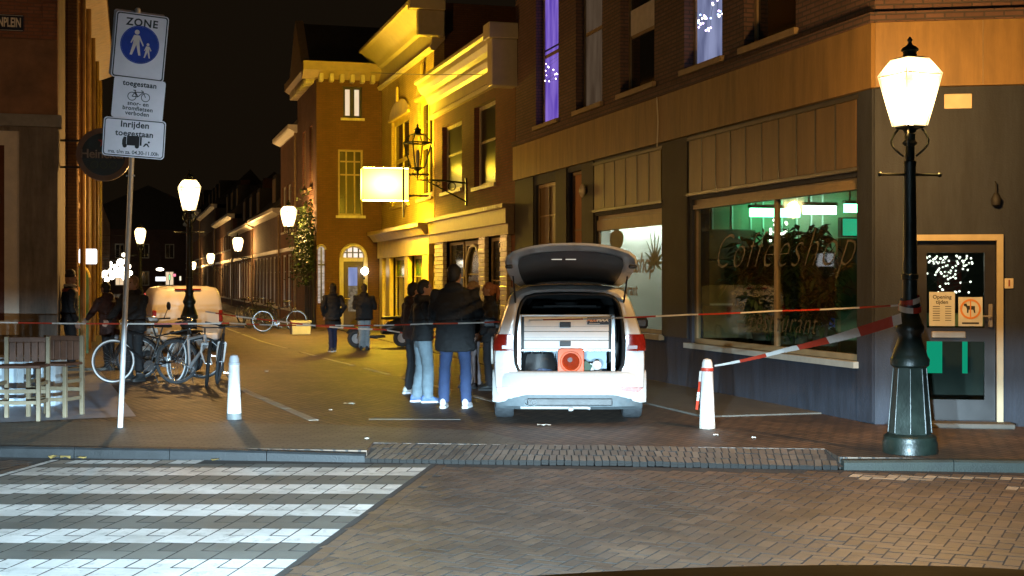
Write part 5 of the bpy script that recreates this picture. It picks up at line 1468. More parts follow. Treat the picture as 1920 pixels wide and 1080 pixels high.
for sx in (-1, 1):
    MB().lathe([(.10,0),(.12,.02),(.115,.04)], 18).xf(Matrix.Translation((sx*.66, 2.10, .86)) @ Matrix.Rotation(radians(-90), 4, 'X')).build('headlamp', emitmat('headlamp_glass', (.85,.93,1.0), 20.0), hc, 40)
    ld = bpy.data.lights.new('headlamp_beam', 'SPOT')
    ld.energy = P_HEAD; ld.color = (.57, .83, 1.0); ld.spot_size = radians(100); ld.spot_blend = .25; ld.shadow_soft_size = .05
    ld.use_nodes = True
    nt = ld.node_tree; N = nt.nodes; L = nt.links
    em = N['Emission']
    tc = N.new('ShaderNodeTexCoord'); sepx = N.new('ShaderNodeSeparateXYZ'); L.new(tc.outputs['Normal'], sepx.inputs[0])
    def mth(op, a, b=None):
        n = N.new('ShaderNodeMath'); n.operation = op
        for i, q in enumerate((a, b)):
            if q is None: continue
            if isinstance(q, (int, float)): n.inputs[i].default_value = q
            else: L.new(q, n.inputs[i])
        return n.outputs[0]
    az_ = mth('ABSOLUTE', sepx.outputs[2])
    el = mth('DIVIDE', sepx.outputs[1], az_)          # tangent of elevation in the lamp frame
    hz_ = mth('DIVIDE', sepx.outputs[0], az_)
    if True:
        mr = N.new('ShaderNodeMapRange'); mr.interpolation_type = 'SMOOTHSTEP'
        mr.inputs[1].default_value = -.014; mr.inputs[2].default_value = .032; mr.inputs[3].default_value = 1.0; mr.inputs[4].default_value = .02
        L.new(el, mr.inputs[0])
        # intensity falls off towards the road right in front of the car
        m2 = N.new('ShaderNodeMapRange'); m2.interpolation_type = 'SMOOTHSTEP'
        m2.inputs[1].default_value = -.018; m2.inputs[2].default_value = -.06; m2.inputs[3].default_value = 1.0; m2.inputs[4].default_value = 2.6
        L.new(el, m2.inputs[0])
        near = mth('MULTIPLY', m2.outputs[0], mth('POWER', 2.718, mth('MULTIPLY', mth('MINIMUM', mth('ADD', el, .065), 0.0), 6.0)))
        side = mth('POWER', 2.718, mth('MULTIPLY', mth('MULTIPLY', hz_, hz_), -1.3))
        tot = mth('MULTIPLY', mth('MULTIPLY', mr.outputs[0], near), side)
        L.new(tot, em.inputs['Strength'])
    lo = bpy.data.objects.new('headlamp_beam', ld); COL.objects.link(lo); lo.parent = hc
    lo.location = (sx*.66, 2.20, .86); lo.rotation_euler = (radians(90), 0, radians(-2.5))
# ================================================================ vehicles
car_white = mat('car_white', (.60,.59,.57), .28, 0, .03, 3, spec=.5, coat=.5, rvar=.04)
trim_m = mat('car_trim', (.02,.02,.021), .5, 0, .3, 9, .1, 80)
grey_trim = mat('bumper_grey', (.10,.12,.13), .6, 0, .2, 12, .1, 60)
tyre_m = mat('tyre_rubber', (.035,.04,.045), .75, 0, .3, 20, .2, 60)
rim_m = mat('alloy', (.45,.45,.46), .35, .7)
carglass = mat('car_glass', (.012,.014,.014), .06, 0, .2, 2, spec=.8, rvar=.02)
red_lens = mat('tail_red', (.22,.012,.006), .12, 0, .25, 20, spec=.7, coat=.6)
amber = mat('reflector_red', (.45,.045,.02), .25, 0, .3, 30)
alum = mat('aluminium', (.62,.63,.64), .35, .55, .08, 6)
drawer_m = mat('drawer_face', (.80,.81,.82), .45, .0, .04, 8)

car = thing('open_boot_car', 'white family car parked facing away, tailgate raised over drawer unit', 'car', PX(1068, 15.75), radians(-1.0))
half = [(0,.26),(.70,.25),(.83,.28),(.892,.40),(.908,.60),(.910,.80),(.897,.95),(.874,1.04),(.832,1.18),(.768,1.37),(.720,1.49),(.655,1.57),(.50,1.625),(.25,1.645),(0,1.65)]
def full(h, y): return [(x, y, z) for x, z in h] + [(-x, y, z) for x, z in h[-2:0:-1]]
def sec(y, w=1.0, top=9.9, lift=0.0): return full([(x*w, min(z+lift, top)) for x, z in half], y)
body = MB()
body.loft([sec(.12, .985), sec(.30), sec(1.0, 1.003), sec(2.2, 1.005), sec(2.75, 1.0, 1.60), sec(3.10, .995, 1.32), sec(3.40, .99, 1.07), sec(4.0, .95, .98), sec(4.32, .84, .82)], True, False)
inner = [(0,.565),(.46,.565),(.545,.575),(.615,.62),(.648,.70),(.658,.80),(.66,.95),(.655,1.04),(.642,1.18),(.612,1.36),(.582,1.45),(.53,1.512),(.42,1.545),(.22,1.556),(0,1.56)]
mid = [((a[0]*.35+b[0]*.65), (a[1]*.35+b[1]*.65)) for a, b in zip(half, inner)]
o97 = [(x*.965, .26+(z-.26)*.985) for x, z in half]
body.loft([sec(.12, .985), full(o97, .03), full(mid, .0), full(inner, .012), full([(x*.985, .565+(z-.56)*.985) for x, z in inner], .06)], True, False)
body.build('body', car_white, car, 38)
well = MB(); well.loft([full([(x*.985, .565+(z-.56)*.985) for x, z in inner], .06), full([(x*1.08, z) for x, z in inner], .35), full([(x*1.08, z) for x, z in inner], 2.3)], True, False)
well._add([(-.75,2.3,.5),(.75,2.3,.5),(.75,2.3,1.6),(-.75,2.3,1.6)], [(0,1,2,3)])
well.build('load_space', mat('load_trim', (.16,.16,.16), .8, 0, .2, 6), car, 40)
seal = MB(); ring = full([(x*.975, .575+(z-.565)*.975) for x, z in inner], .02)
seal.tube([Vector(p) for p in ring] + [Vector(ring[0])], .022, 6, False); seal.build('boot_seal', trim_m, car, 60)
MB().rbox(-.50,-.12,1.5,1.62,.9,1.42,.06).build('seat_back', trim_m, car); MB().rbox(.12,.50,1.5,1.62,.9,1.42,.06).build('seat_back', trim_m, car)
MB().tube([(-.30,1.0,1.37),(.36,1.0,1.37)], .015, 8).build('cargo_bar', alum, car)
# bumper
bp_ = MB(); rows = []
for q in range(25):
    x = -.915 + 1.83*q/24; ax = abs(x)
    yb_ = -.11 + .25*(ax/.915)**5
    zl_ = .335 if ax < .52 else .335 - .09*min(1, (ax-.52)/.32)
    rows.append([(x, yb_+.10, .625), (x, yb_+.045, .618), (x, yb_+.012, .595), (x, yb_, .55), (x, yb_-.004, .47), (x, yb_+.004, zl_+.05), (x, yb_+.03, zl_)])
bp_.loft(rows, False, False).build('rear_bumper', car_white, car, 45)
va = MB(); rows = []
for q in range(25):
    x = -.87 + 1.74*q/24; ax = abs(x); yb_ = -.085 + .25*(ax/.915)**5
    rows.append([(x, yb_, .40 - .1*max(0, ax-.5)), (x, yb_-.005, .30), (x, yb_+.02, .21), (x, yb_+.1, .17)])
va.loft(rows, False, False).build('valance', grey_trim, car, 45)
MB().rbox(-.50,.50,-.105,-.085,.225,.31,.015).build('diffuser', trim_m, car)
MB().tube([(-.58,-.09,.20),(.20,-.10,.20),(.24,-.10,.19)], .017, 8).rbox(-.02,.04,-.2,-.1,.17,.21,.01).build('tow_bar', alum, car, 40)
for q in (-.50,-.42): MB().lathe([(.034,0),(.036,.10),(.028,.10),(.026,.0)], 14, caps=False).xf(Matrix.Translation((q,-.05,.265)) @ Matrix.Rotation(radians(90),4,'X')).build('exhaust_pipe', grey_trim, car, 40)
for sx in (-1, 1):
    tlm = MB(); rows = []
    for z, k in ((.862,.97),(.875,1.0),(.96,1.0),(1.045,.99),(1.06,.95)):
        pts = [(.668,-.012),(.74,-.016),(.82,-.008),(.875,.02),(.905,.07),(.914,.14),(.910,.24)]
        rows.append([(sx*(.668+(x-.668)*(1-.10*max(0, z-.95)/.11)), y+.02*(1-k), z) for x, y in pts])
    tlm.loft(rows, False, False)
    t_ = tlm.build('tail_lamp', red_lens, car, 60)
    MB().rbox(min(sx*.69,sx*.80), max(sx*.69,sx*.80), -.022, -.017, .885, .93, .002).build('lens_band', mat('tail_clear', (.16,.03,.02), .3), t_)
    rf_ = MB(); rf_.prism([(sx*.60,.352),(sx*.80,.332),(sx*.86,.385),(sx*.60,.39)] if sx > 0 else [(sx*.60,.352),(sx*.60,.39),(sx*.86,.385),(sx*.80,.332)], 'y', -.115+.02, -.09+.10)
    rf_.xf(Matrix.Translation((0, -.02, .05))).build('reflector', amber, car)
    # side glass, door lines, mirror, wheels
    sg_ = MB()
    def sidex(z): 
        for (xa, za), (xb, zb) in zip(half[6:12], half[7:13]):
            if za <= z <= zb: return xa + (xb-xa)*(z-za)/(zb-za)
        return .66
    for (ya, yb2) in ((.42,1.15),(1.22,2.02),(2.10,2.75)):
        rows = [[(sx*(sidex(z)+.006), yy, z) for z in (1.06,1.2,1.35,1.47)] for yy in (ya, yb2)]
        sg_.loft(rows, False, False)
    sg_.build('side_window', carglass, car)
    MB().rbox(min(sx*.93,sx*1.13), max(sx*.93,sx*1.13), 2.40, 2.50, 1.04, 1.19, .035).build('door_mirror', trim_m, car)
    MB().box(min(sx*.86,sx*.94), max(sx*.86,sx*.94), 2.42, 2.48, 1.05, 1.09).build('mirror_arm', trim_m, car)
    MB().tube([(sx*.62,.3,1.66),(sx*.62,.8,1.685),(sx*.62,2.2,1.685),(sx*.62,2.6,1.63)], .016, 6).build('roof_rail', alum, car, 40)
    for yy in (.78, 3.52):
        wh = MB().lathe([(.20,-.11),(.30,-.115),(.322,-.09),(.325,0),(.322,.09),(.30,.115),(.20,.11)], 28, caps=False).xf(Matrix.Translation((sx*.785, yy, .322)) @ Matrix.Rotation(radians(90), 4, 'Y')).build('wheel', tyre_m, car, 40)
        MB().disc((sx*.87, yy, .322), .03, .205, 'x', 20, .02).build('rim', rim_m, wh)
    MB().tube([(sx*.63,.09,1.33),(sx*.665,-.22,1.74)], [.014,.009], 8).build('gas_strut', trim_m, car)
MB().rbox(-.86,.86,.20,3.9,.18,.27,.02).build('underbody', trim_m, car)
MB().torus((-.93,.55,.84), .16, .012, 'x', 24, 6, radians(70), radians(300)).build('filler_cap_loop', white_t, car, 40)
# raised tailgate
def hatch(off, k, rng, m=17):
    path = [(.27,1.635,.60),(.08,1.668,.655),(-.12,1.725,.70),(-.32,1.80,.735),(-.50,1.885,.755),(-.62,1.955,.735),(-.69,2.01,.66)]
    rows = []
    for v in rng:
        f = v*(len(path)-1); i = min(int(f), len(path)-2); q = f-i
        y, z, w = [path[i][c]*(1-q)+path[i+1][c]*q for c in range(3)]
        row = []
        for j in range(m):
            u = -1+2*j/(m-1)
            bul = 1-abs(u)**2.6
            row.append((u*w*k, y - .07*bul*v - off*.35, z + (.035+.06*v)*bul + off))
        rows.append(row)
    return rows
tg_ = MB(); rg = [q/12 for q in range(13)]
tg_.loft(hatch(.012, 1.0, rg), False, False)
lower_ = hatch(-.014, .985, rg); 
tg_.loft([[p for p in r[:4]] for r in lower_], False, False); tg_.loft([[p for p in r[-4:]] for r in lower_], False, False)
tg_.loft(lower_[:3], False, False); tg_.loft(lower_[-3:], False, False)
up_ = hatch(.012, 1.0, rg)
for e in (0, -1): tg_.loft([[r[e] for r in up_], [r[e] for r in lower_]], False, False)
tg_.loft([up_[-1], lower_[-1]], False, False); tg_.loft([up_[0], lower_[0]], False, False)
tgo = tg_.build('tailgate', car_white, car, 45)
gl_ = hatch(-.020, .80, [.13+.72*q/12 for q in range(13)])
MB().loft([r for r in gl_], False, False).build('rear_glass', mat('gate_glass', (.012,.012,.011), .35, 0, .3, 3, spec=.3), tgo, 45)
for (a_, c_) in ((-.22,-.10),(-.06,.06)):
    MB().rbox(a_, c_, -.545, -.53, 1.93, 1.94, .003).build('plate_lamp', emitmat('plate_lamp', (.95,.9,.75), .7), tgo)
MB().tube([(-.28,.16,1.615),(-.05,.12,1.585),(.08,.12,1.585)], .018, 6).tube([(.33,.16,1.62),(.05,.12,1.59)], .016, 6).build('wiper', trim_m, tgo, 40)
for sx in (-1,1): MB().rbox(min(sx*.66,sx*.75), max(sx*.66,sx*.75), -.56,-.50,1.83,1.875,.015).build('lamp_insert', trim_m, tgo)

# drawer unit in the boot
du = thing('drawer_unit', 'aluminium three drawer unit with black latches inside the car boot', 'drawer unit', car.location, radians(-1.0))
f_ = MB(); f_.rbox(-.57,-.525,.10,.16,.575,1.29,.006).rbox(.455,.50,.10,.16,.575,1.29,.006).rbox(-.525,.455,.10,.16,1.262,1.29,.006).rbox(-.525,.455,.10,.16,.852,.876,.006)
f_.build('frame', alum, du)
MB().box(-.52,.45,.12,.9,.877,1.26).build('carcass', trim_m, du)
du.scale = (1.09, 1, 1)
for (z0, z1_, hd) in ((1.092,1.258,1.17),(.986,1.086,None),(.882,.980,.945)):
    d_ = MB().rbox(-.495,.428,.088,.118,z0,z1_,.004).build('drawer', drawer_m, du)
    if hd: MB().rbox(-.105,.015,.078,.087,hd-.032,hd+.032,.006).build('latch', trim_m, d_)
    MB().box(-.49,.42,.085,.0875,z0+.055 if z1_-z0 > .12 else z0+.03, z0+.057 if z1_-z0 > .12 else z0+.031).build('groove', grey_trim, d_)
lp = MB().box(.195,.430,.080,.0865,1.172,1.256).build('logo_plate', ink, du)
text('lettering', 'ALU', .058, mat('logo_orange', (.75,.36,.18), .5), lp, (.245,.0785,1.226), (radians(90),0,radians(0)), shear=.3, bold=.003, depth=.0008)
text('lettering', 'MAX', .058, mat('logo_white', (.75,.75,.75), .5), lp, (.358,.0785,1.226), (radians(90),0,0), shear=.3, bold=.003, depth=.0008)
MB().box(.21,.33,.0785,.0795,1.180,1.186).build('text_line', M['logo_white'], lp)
MB().box(-.52,.45,.10,.9,.567,.577).build('floor_tray', drawer_m, du)
MB().box(-.50,.43,.62,.64,.58,.85).build('rear_panel', mat('panel_blue', (.42,.55,.66), .5, 0, .1, 4), du)
# traffic cone lying with its base towards the viewer
cone_m = mat('cone_orange', (.72,.115,.02), .5, 0, .12, 8)
cn_ = thing('traffic_cone', 'orange traffic cone lying base outward in the car boot', 'cone', car.location + Vector((.015,.0,.578)), radians(-1.0))
rrb = lambda w, r: [((w-r)*sx2+r*cos(a), (w-r)*sz2+r*sin(a)) for (sx2, sz2, a0) in ((1,1,0),(-1,1,pi/2),(-1,-1,pi),(1,-1,3*pi/2)) for a in [a0+pi/2*q/6 for q in range(6)]]
circ = lambda r: [(r*cos(2*pi*(q+1.0)/24+pi/24-2*pi/24), r*sin(2*pi*(q+1.0)/24+pi/24-2*pi/24)) for q in range(24)]
cb_ = MB(); P3 = lambda pts, y: [(x, y, z+.155) for x, z in pts]
cb_.loft([P3(rrb(.155,.05), .06), P3(rrb(.158,.05), .02), P3(rrb(.150,.045), .008), P3(circ(.128), .008), P3(circ(.120), .022), P3(circ(.104), .02), P3(circ(.096), .06), P3(circ(.03), .42)], True, False)
cb_.loft([P3(circ(.02), .45), P3(circ(.10), .062), P3(rrb(.155,.05), .06)], True, False)
cb_.build('cone_shell', cone_m, cn_, 40)
MB().disc((0,.40,.155), 0, .03, 'y', 14, .01).build('cone_tip', mat('tip_grey', (.12,.06,.05), .5), cn_)
bag = thing('black_bag', 'slumped black bag on the left floor of the car boot', 'bag', car.location + Vector((-.36,.30,.578)), 0)
b = MB(); b.loft([[(x*(1-.25*q*q)+.02*sin(9*a+q), .14*sin(a)*(1-.2*q), z) for a, x in [(2*pi*j/16, .21*cos(2*pi*j/16)) for j in range(16)]] for q, z in ((0,.0),(.2,.05),(.5,.14),(.8,.215),(.95,.24))], True, True)
b.build('bag_body', trim_m, bag, 50); MB().torus((-.02,0,.22), .07, .012, 'y', 16, 6, 0, pi).build('handle', trim_m, bag, 50)
pk = thing('blue_silver_packet', 'crumpled blue and silver plastic packet in front of the black bag', 'packet', car.location + Vector((-.33,.14,.578)), 0)
b = MB(); rnd = random.Random(4)
rows = [[(-.2+.4*i/9, -.03+.10*j/4, (.055*sin(pi*i/9)*sin(pi*(j+.5)/5) + rnd.uniform(0,.02)) if 0 < i < 9 else .0) for j in range(5)] for i in range(10)]
b.loft(rows, False, False); b.build('wrapping', mat('packet_blue', (.25,.35,.62), .2, .5, .7, 12), pk)
lampd = thing('work_lamp', 'small round white work lamp at the right of the car boot', 'lamp', car.location + Vector((.33,.16,.578)), 0)
MB().lathe([(.01,-.03),(.055,-.025),(.06,0),(.055,.03),(.03,.05)], 18).xf(Matrix.Translation((0,0,.105)) @ Matrix.Rotation(radians(90),4,'X')).build('head', drawer_m, lampd, 40)
MB().tube([(-.06,.0,.0),(-.045,.0,.05)], .012, 6).build('foot', alum, lampd); MB().tube([(.06,0,0),(.045,0,.05)], .012, 6).build('foot', alum, lampd)
fold = thing('folded_sheet', 'dark green and white folded sheets leaning beside the cone', 'sheet', car.location + Vector((.22,.17,.578)), 0)
MB().prism([(-.05,0),(.02,0),(.06,.10),(-.02,.16),(-.05,.14)], 'y', 0, .05).build('green_fold', mat('fold_green', (.04,.09,.05), .6), fold)
MB().prism([(.025,0),(.09,0),(.06,.12),(.035,.13)], 'y', .01, .06).build('white_fold', drawer_m, fold)

# ---------------------------------------------------------------- white panel van
van = thing('white_panel_van', 'small white windowless panel van behind the lantern post and bicycles', 'van', PX(352, 31.0), YAW+radians(4))
vh = [(0,.28),(.62,.27),(.76,.33),(.82,.55),(.825,.85),(.81,1.05),(.775,1.28),(.735,1.42),(.66,1.515),(.45,1.555),(0,1.565)]
def vs(y, w=1, top=9): return full([(x*w, min(z, top)) for x, z in vh], y)
vb_ = MB(); vb_.loft([full([(x*.86, .33+(z-.33)*.93) for x, z in vh], -.02), full([(x*.96, .3+(z-.3)*.98) for x, z in vh], .03), vs(.14), vs(1.2), vs(2.5), vs(2.9, 1, 1.3), vs(3.3, .97, 1.02), vs(3.9, .9, .85)], True, True)
vb_.build('body', mat('van_white', (.64,.59,.50), .35, 0, .04, 3, coat=.3), van, 45)
MB().box(-.004,.004,-.032,-.02,.45,1.42).build('door_seam', trim_m, van)
MB().rbox(-.70,.70,-.09,.02,.30,.46,.03).build('rear_bumper', mat('van_bumper', (.60,.62,.64), .45), van)
for sx in (-1,1):
    MB().rbox(min(sx*.70,sx*.80), max(sx*.70,sx*.80), -.03,.05,.72,1.0,.02).build('tail_lamp', red_lens, van)
    for yy in (.65, 3.1):
        wv = MB().lathe([(.18,-.09),(.29,-.09),(.30,0),(.29,.09),(.18,.09)], 22, caps=False).xf(Matrix.Translation((sx*.72,yy,.30)) @ Matrix.Rotation(radians(90),4,'Y')).build('wheel', tyre_m, van, 40)
        MB().disc((sx*.79,yy,.30), 0, .185, 'x', 16, .02).build('hub_cap', rim_m, wv)
    MB().rbox(min(sx*.84,sx*1.0), max(sx*.84,sx*1.0), 2.75,2.83,1.0,1.2,.03).build('door_mirror', trim_m, van)
MB().rbox(-.3,.3,-.06,-.03,1.46,1.50,.01).build('brake_lamp', red_lens, van)
MB().rbox(.05,.16,-.045,-.03,.88,.93,.008).build('door_handle', trim_m, van)

# ---------------------------------------------------------------- bicycles
black_m = mat('bike_black', (.014,.014,.016), .35, 0, .3, 9, coat=.3); saddle_m = mat('saddle', (.02,.018,.017), .6)
chrome = mat('chrome', (.6,.6,.62), .22, .9, .05, 8)
silver_f = mat('bike_silver', (.72,.74,.77), .34, .6, .06, 8)
refl_w = mat('reflex_white', (.92,.93,.94), .5, .0, .03, 8)
def wheel(parent, c, R, rimm, tyrem, turn=0.0, tyre_r=.020, thick=.012):
    """wheel in the x-z plane, turned about the vertical"""
    X = Matrix.Translation(c) @ Matrix.Rotation(turn, 4, 'Z')
    w = MB().torus((0,0,0), R, tyre_r, 'y', 40, 8).xf(X).build('wheel', tyrem, parent, 60)
    MB().torus((0,0,0), R-tyre_r-.006, thick, 'y', 40, 6).xf(X).build('rim', chrome, w, 60)
    if rimm is not chrome:
        for sy in (-1, 1): MB().torus((0,sy*tyre_r*.92,0), R-.006, .014, 'y', 40, 6).xf(X).build('reflective_ring', rimm, w, 60)
    s = MB()
    for k in range(18):
        a = 2*pi*k/18; s.tube([(.02*cos(a+.9),(.02 if k % 2 else -.02),.02*sin(a+.9)), ((R-.03)*cos(a), 0, (R-.03)*sin(a))], .0018, 4)
    s.xf(X).build('spokes', chrome, w)
    MB().tube([(0,-.045,0),(0,.045,0)], .022, 10).xf(X).build('hub', chrome, w, 40)
    return w
def bicycle(label, loc, rz, lean=.08, fm=black_m, rimf=chrome, rimr=chrome, tyf=tyre_m, tyr=tyre_m, steer=0.0, style='city', guards=True, tr=.020):
    t = thing('bicycle', label, 'bicycle', loc, 0, 'parked bicycles')
    t.rotation_euler = Matrix.Rotation(rz, 3, 'Z').to_4x4().to_euler()
    t.rotation_euler = (Matrix.Rotation(rz, 3, 'Z') @ Matrix.Rotation(lean, 3, 'X')).to_euler()
    R = .345; zc = R+tr
    rear, front = Vector((-.53,0,zc)), Vector((.55,0,zc))
    bb = Vector((-.08,0,.29)); seat = Vector((-.24,0,.80)); head_t = Vector((.34,0,.86 if style == 'city' else .82)); head_b = Vector((.40,0,.66))
    wheel(t, rear, R, rimr, tyr, 0, tr); wheel(t, front, R, rimf, tyf, steer, tr)
    fr = MB(); k = 1.0 if style == 'city' else 1.45
    fr.tube([bb, seat], .016*k, 8); fr.tube([bb, head_b], .018*k, 8)
    fr.tube([seat.lerp(bb, .12), head_t], .016*k, 8)
    fr.tube([head_t, head_b], .019*k, 8)
    for sy in (-1, 1):
        fr.tube([bb+Vector((0,sy*.03,0)), rear+Vector((0,sy*.06,0))], .010, 6); fr.tube([seat.lerp(bb,.1)+Vector((0,sy*.02,0)), rear+Vector((0,sy*.06,0))], .008, 6)
    fr.build('frame', fm, t, 60)
    fk = MB(); Xs = Matrix.Translation(head_b) @ Matrix.Rotation(steer, 4, 'Z') @ Matrix.Translation(-head_b)
    for sy in (-1, 1):
        fk.tube([Xs @ (head_b+Vector((.01,sy*.055,.02))), Xs @ (head_b+Vector((.05,sy*.06,-.12))), front+Matrix.Rotation(steer,3,'Z') @ Vector((0,sy*.055,0))], [.02,.018,.011] if style != 'city' else [.012,.012,.009], 8)
    fk.tube([Xs @ (head_b+Vector((.01,-.06,.02))), Xs @ (head_b+Vector((.01,.06,.02)))], .018, 8)
    fk.build('fork', fm if style == 'city' else refl_w, t, 60)
    hb = MB(); st = head_t+Vector((-.02,0,.12))
    hb.tube([head_t, st], .013, 8)
    Xh = Matrix.Translation(st) @ Matrix.Rotation(steer, 4, 'Z')
    if style == 'city': pts = [(-.20,-.27,.02),(-.06,-.26,.05),(.05,-.14,.05),(.06,0,.02),(.05,.14,.05),(-.06,.26,.05),(-.20,.27,.02)]
    else: pts = [(-.04,-.32,.03),(0,-.1,.01),(.02,0,0),(0,.1,.01),(-.04,.32,.03)]
    hb.tube([Xh @ Vector(p) for p in pts], .012, 8)
    hbo = hb.build('handlebar', chrome if style == 'city' else black_m, t, 60)
    for e in (0, -1):
        a = Xh @ Vector(pts[e]); c = Xh @ Vector(pts[1 if e == 0 else -2]); MB().tube([a, a.lerp(c, .75 if style == 'city' else .5)], .018, 8).build('grip', saddle_m, hbo, 40)
    sd = MB(); sp_ = seat + Vector((-.04,0,.13)); sd.tube([seat, sp_], .013, 8)
    sd.loft([[(sp_.x+dx, w*cos(2*pi*j/10), sp_.z+h*.6+h*sin(2*pi*j/10)) for j in range(10)] for dx, w, h in ((-.14,.05,.02),(-.11,.09,.035),(-.03,.075,.03),(.06,.03,.022),(.14,.018,.015))], True, True)
    sd.build('saddle', saddle_m, t, 50)
    cr = MB(); cr.disc((bb.x,.05,bb.z), .0, .09, 'y', 20, .006); cr.tube([bb+Vector((0,.06,0)), bb+Vector((.12,.07,-.12))], .009, 6); cr.tube([bb+Vector((0,-.06,0)), bb+Vector((-.12,-.07,.12))], .009, 6)
    cr.rbox(bb.x+.08, bb.x+.17, .075, .16, bb.z-.135, bb.z-.11, .005); cr.rbox(bb.x-.17, bb.x-.08, -.16, -.075, bb.z+.11, bb.z+.135, .005)
    cr.build('crankset', chrome, t)
    if guards:
        MB().torus(rear, R+.035, .014, 'y', 20, 5, radians(20), radians(200)).build('rear_mudguard', fm, t, 60)
        ca_ = MB(); 
        for sy in (-.06, 0, .06): ca_.tube([(-.78,sy,.77),(-.32,sy,.77)], .006, 5)
        for x_ in (-.75,-.55,-.35): ca_.tube([(x_,-.065,.77),(x_,.065,.77)], .005, 5)
        ca_.tube([(-.62,-.06,.77),(-.53,-.06,zc)], .006, 5); ca_.tube([(-.62,.06,.77),(-.53,.06,zc)], .006, 5); ca_.build('carrier', black_m, t)
        MB().lathe([(.0,-.05),(.035,-.03),(.045,.02),(.03,.03)], 12).xf(Matrix.Translation(head_b+Vector((.10,0,.10))) @ Matrix.Rotation(radians(90),4,'Y')).build('head_lamp', chrome, t, 40)
    MB().tube([bb+Vector((-.05,.04,-.05)), bb+Vector((-.22,.20,-.27))], .008, 6).build('kickstand', chrome, t)
    return t
dirv = atan2(-1.0, 1.0)
bicycle('silver mountain bike with glowing white rear rim, front wheel turned to the viewer', PX(357, 21.6), radians(-50), -.10, silver_f, chrome, refl_w, tyre_m, tyre_m, radians(-28), 'mtb', False, .026)
bicycle('dark city bike with white-walled tyre behind the sign post', PX(272, 21.9), radians(174), .06, black_m, refl_w, chrome, tyre_m, tyre_m, radians(6))
bicycle('black bike pointing at the viewer beside the silver mountain bike', PX(408, 22.3), radians(-78), -.12, black_m, chrome, chrome, tyre_m, tyre_m, radians(-6), 'mtb', False, .024)
bicycle('black city bike leaning among the pile near the lantern foot', PX(318, 22.9), radians(10), .10, black_m, chrome, chrome)
bicycle('dark bicycle far off beside the white planter box', PX(524, 43.4), radians(12), .05, black_m, chrome, chrome)
bicycle('shadowy bicycle farther back against the terrace windows', PX(487, 47.5), radians(60), .08, black_m, chrome, chrome)
bicycle('dark bicycle parked at the dim far terrace wall', PX(468, 52), radians(70), -.08, black_m, chrome, chrome)

# ---------------------------------------------------------------- scooters
def scooter(label, loc, rz, bm, lean=.06):
    t = thing('motor_scooter', label, 'scooter', loc, rz, 'parked scooters'); t.rotation_euler = (Matrix.Rotation(rz,3,'Z') @ Matrix.Rotation(lean,3,'X')).to_euler()
    for x_, nm in ((-.58,'wheel'),(.60,'wheel')):
        w = MB().torus((x_,0,.23), .17, .06, 'y', 26, 8).build(nm, tyre_m, t, 50); MB().disc((x_,0,.23), 0, .13, 'y', 18, .06).build('rim', rim_m, w)
    ell = lambda y, z: [(0,y*cos(2*pi*j/14),z*sin(2*pi*j/14)) for j in range(14)]
    rb = MB(); rb.loft([[(x_, p[1]*w, zc+p[2]*h) for p in ell(1,1)] for x_, w, h, zc in ((-.88,.05,.05,.62),(-.75,.14,.13,.58),(-.45,.17,.19,.53),(-.2,.15,.16,.48),(-.05,.10,.09,.42))], True, True)
    rb.build('rear_body', bm, t, 50)
    MB().rbox(-.12,.42,-.14,.14,.24,.31,.02).build('footboard', trim_m, t)
    ls_ = MB(); ls_.loft([[(x_+.06*(1-abs(u)), u*w, z) for u in (-1,-.6,-.2,.2,.6,1)] for x_, w, z in ((.40,.15,.28),(.42,.20,.45),(.46,.19,.65),(.44,.13,.84))], False, False)
    ls_.build('leg_shield', bm, t, 50)
    MB().torus((.60,0,.23), .255, .045, 'y', 14, 6, radians(30), radians(160)).build('front_mudguard', bm, t, 50)
    MB().tube([(.60,.07,.23),(.50,.05,.60),(.42,0,.95)], .02, 8).build('fork', chrome, t, 40)
    hd = MB(); hd.loft([[(x_, p[1]*w, .98+p[2]*h) for p in ell(1,1)] for x_, w, h in ((.34,.08,.05),(.42,.13,.08),(.52,.10,.08),(.56,.06,.05))], True, True); hd.build('headlight_cowl', bm, t, 50)
    MB().disc((.555,0,.98), 0, .055, 'x', 16, .02).build('headlight', chrome, t)
    MB().tube([(.32,-.34,1.0),(.40,-.12,1.0),(.42,0,.98),(.40,.12,1.0),(.32,.34,1.0)], .014, 8).build('handlebar', black_m, t, 40)
    for sy in (-1,1):
        m_ = MB().tube([(.36,sy*.22,1.0),(.34,sy*.30,1.16)], .007, 6).build('mirror_stalk', black_m, t)
        MB().ball((.34,sy*.33,1.22), (.015,.055,.075), 12, 8).build('mirror_head', black_m, m_, 60)
    st_ = MB(); st_.loft([[(x_, p[1]*w, .74+p[2]*h) for p in ell(1,1)] for x_, w, h in ((-.78,.08,.03),(-.6,.14,.05),(-.3,.13,.05),(-.06,.08,.035))], True, True); st_.build('seat', saddle_m, t, 50)
    MB().rbox(-.98,-.96,-.09,.09,.42,.54,.004).build('rear_plate', refl_w, t)
    return t
scooter('white motor scooter with black mirrors behind the pile of bicycles', PX(322, 24.2), radians(-120), mat('scooter_white', (.62,.60,.56), .3, 0, .05, 4, coat=.4))
scooter('black motor scooter glinting beside the yellow shopfront', PX(712, 33.6), radians(-160), black_m)
# white planter box
pl_ = thing('planter_box', 'square white planter box on the footway by the terrace', 'planter', PX(563, 41.8), YAW)
MB().rbox(-.29,.29,-.25,.25,0,.36,.015).build('box', mat('planter_white', (.5,.47,.4), .6, 0, .12, 5), pl_); MB().rbox(-.32,.32,-.28,.28,.362,.43,.012).build('rim', M['planter_white'], pl_); MB().box(-.26,.26,-.22,.22,.431,.436).build('soil', in_dark, pl_)
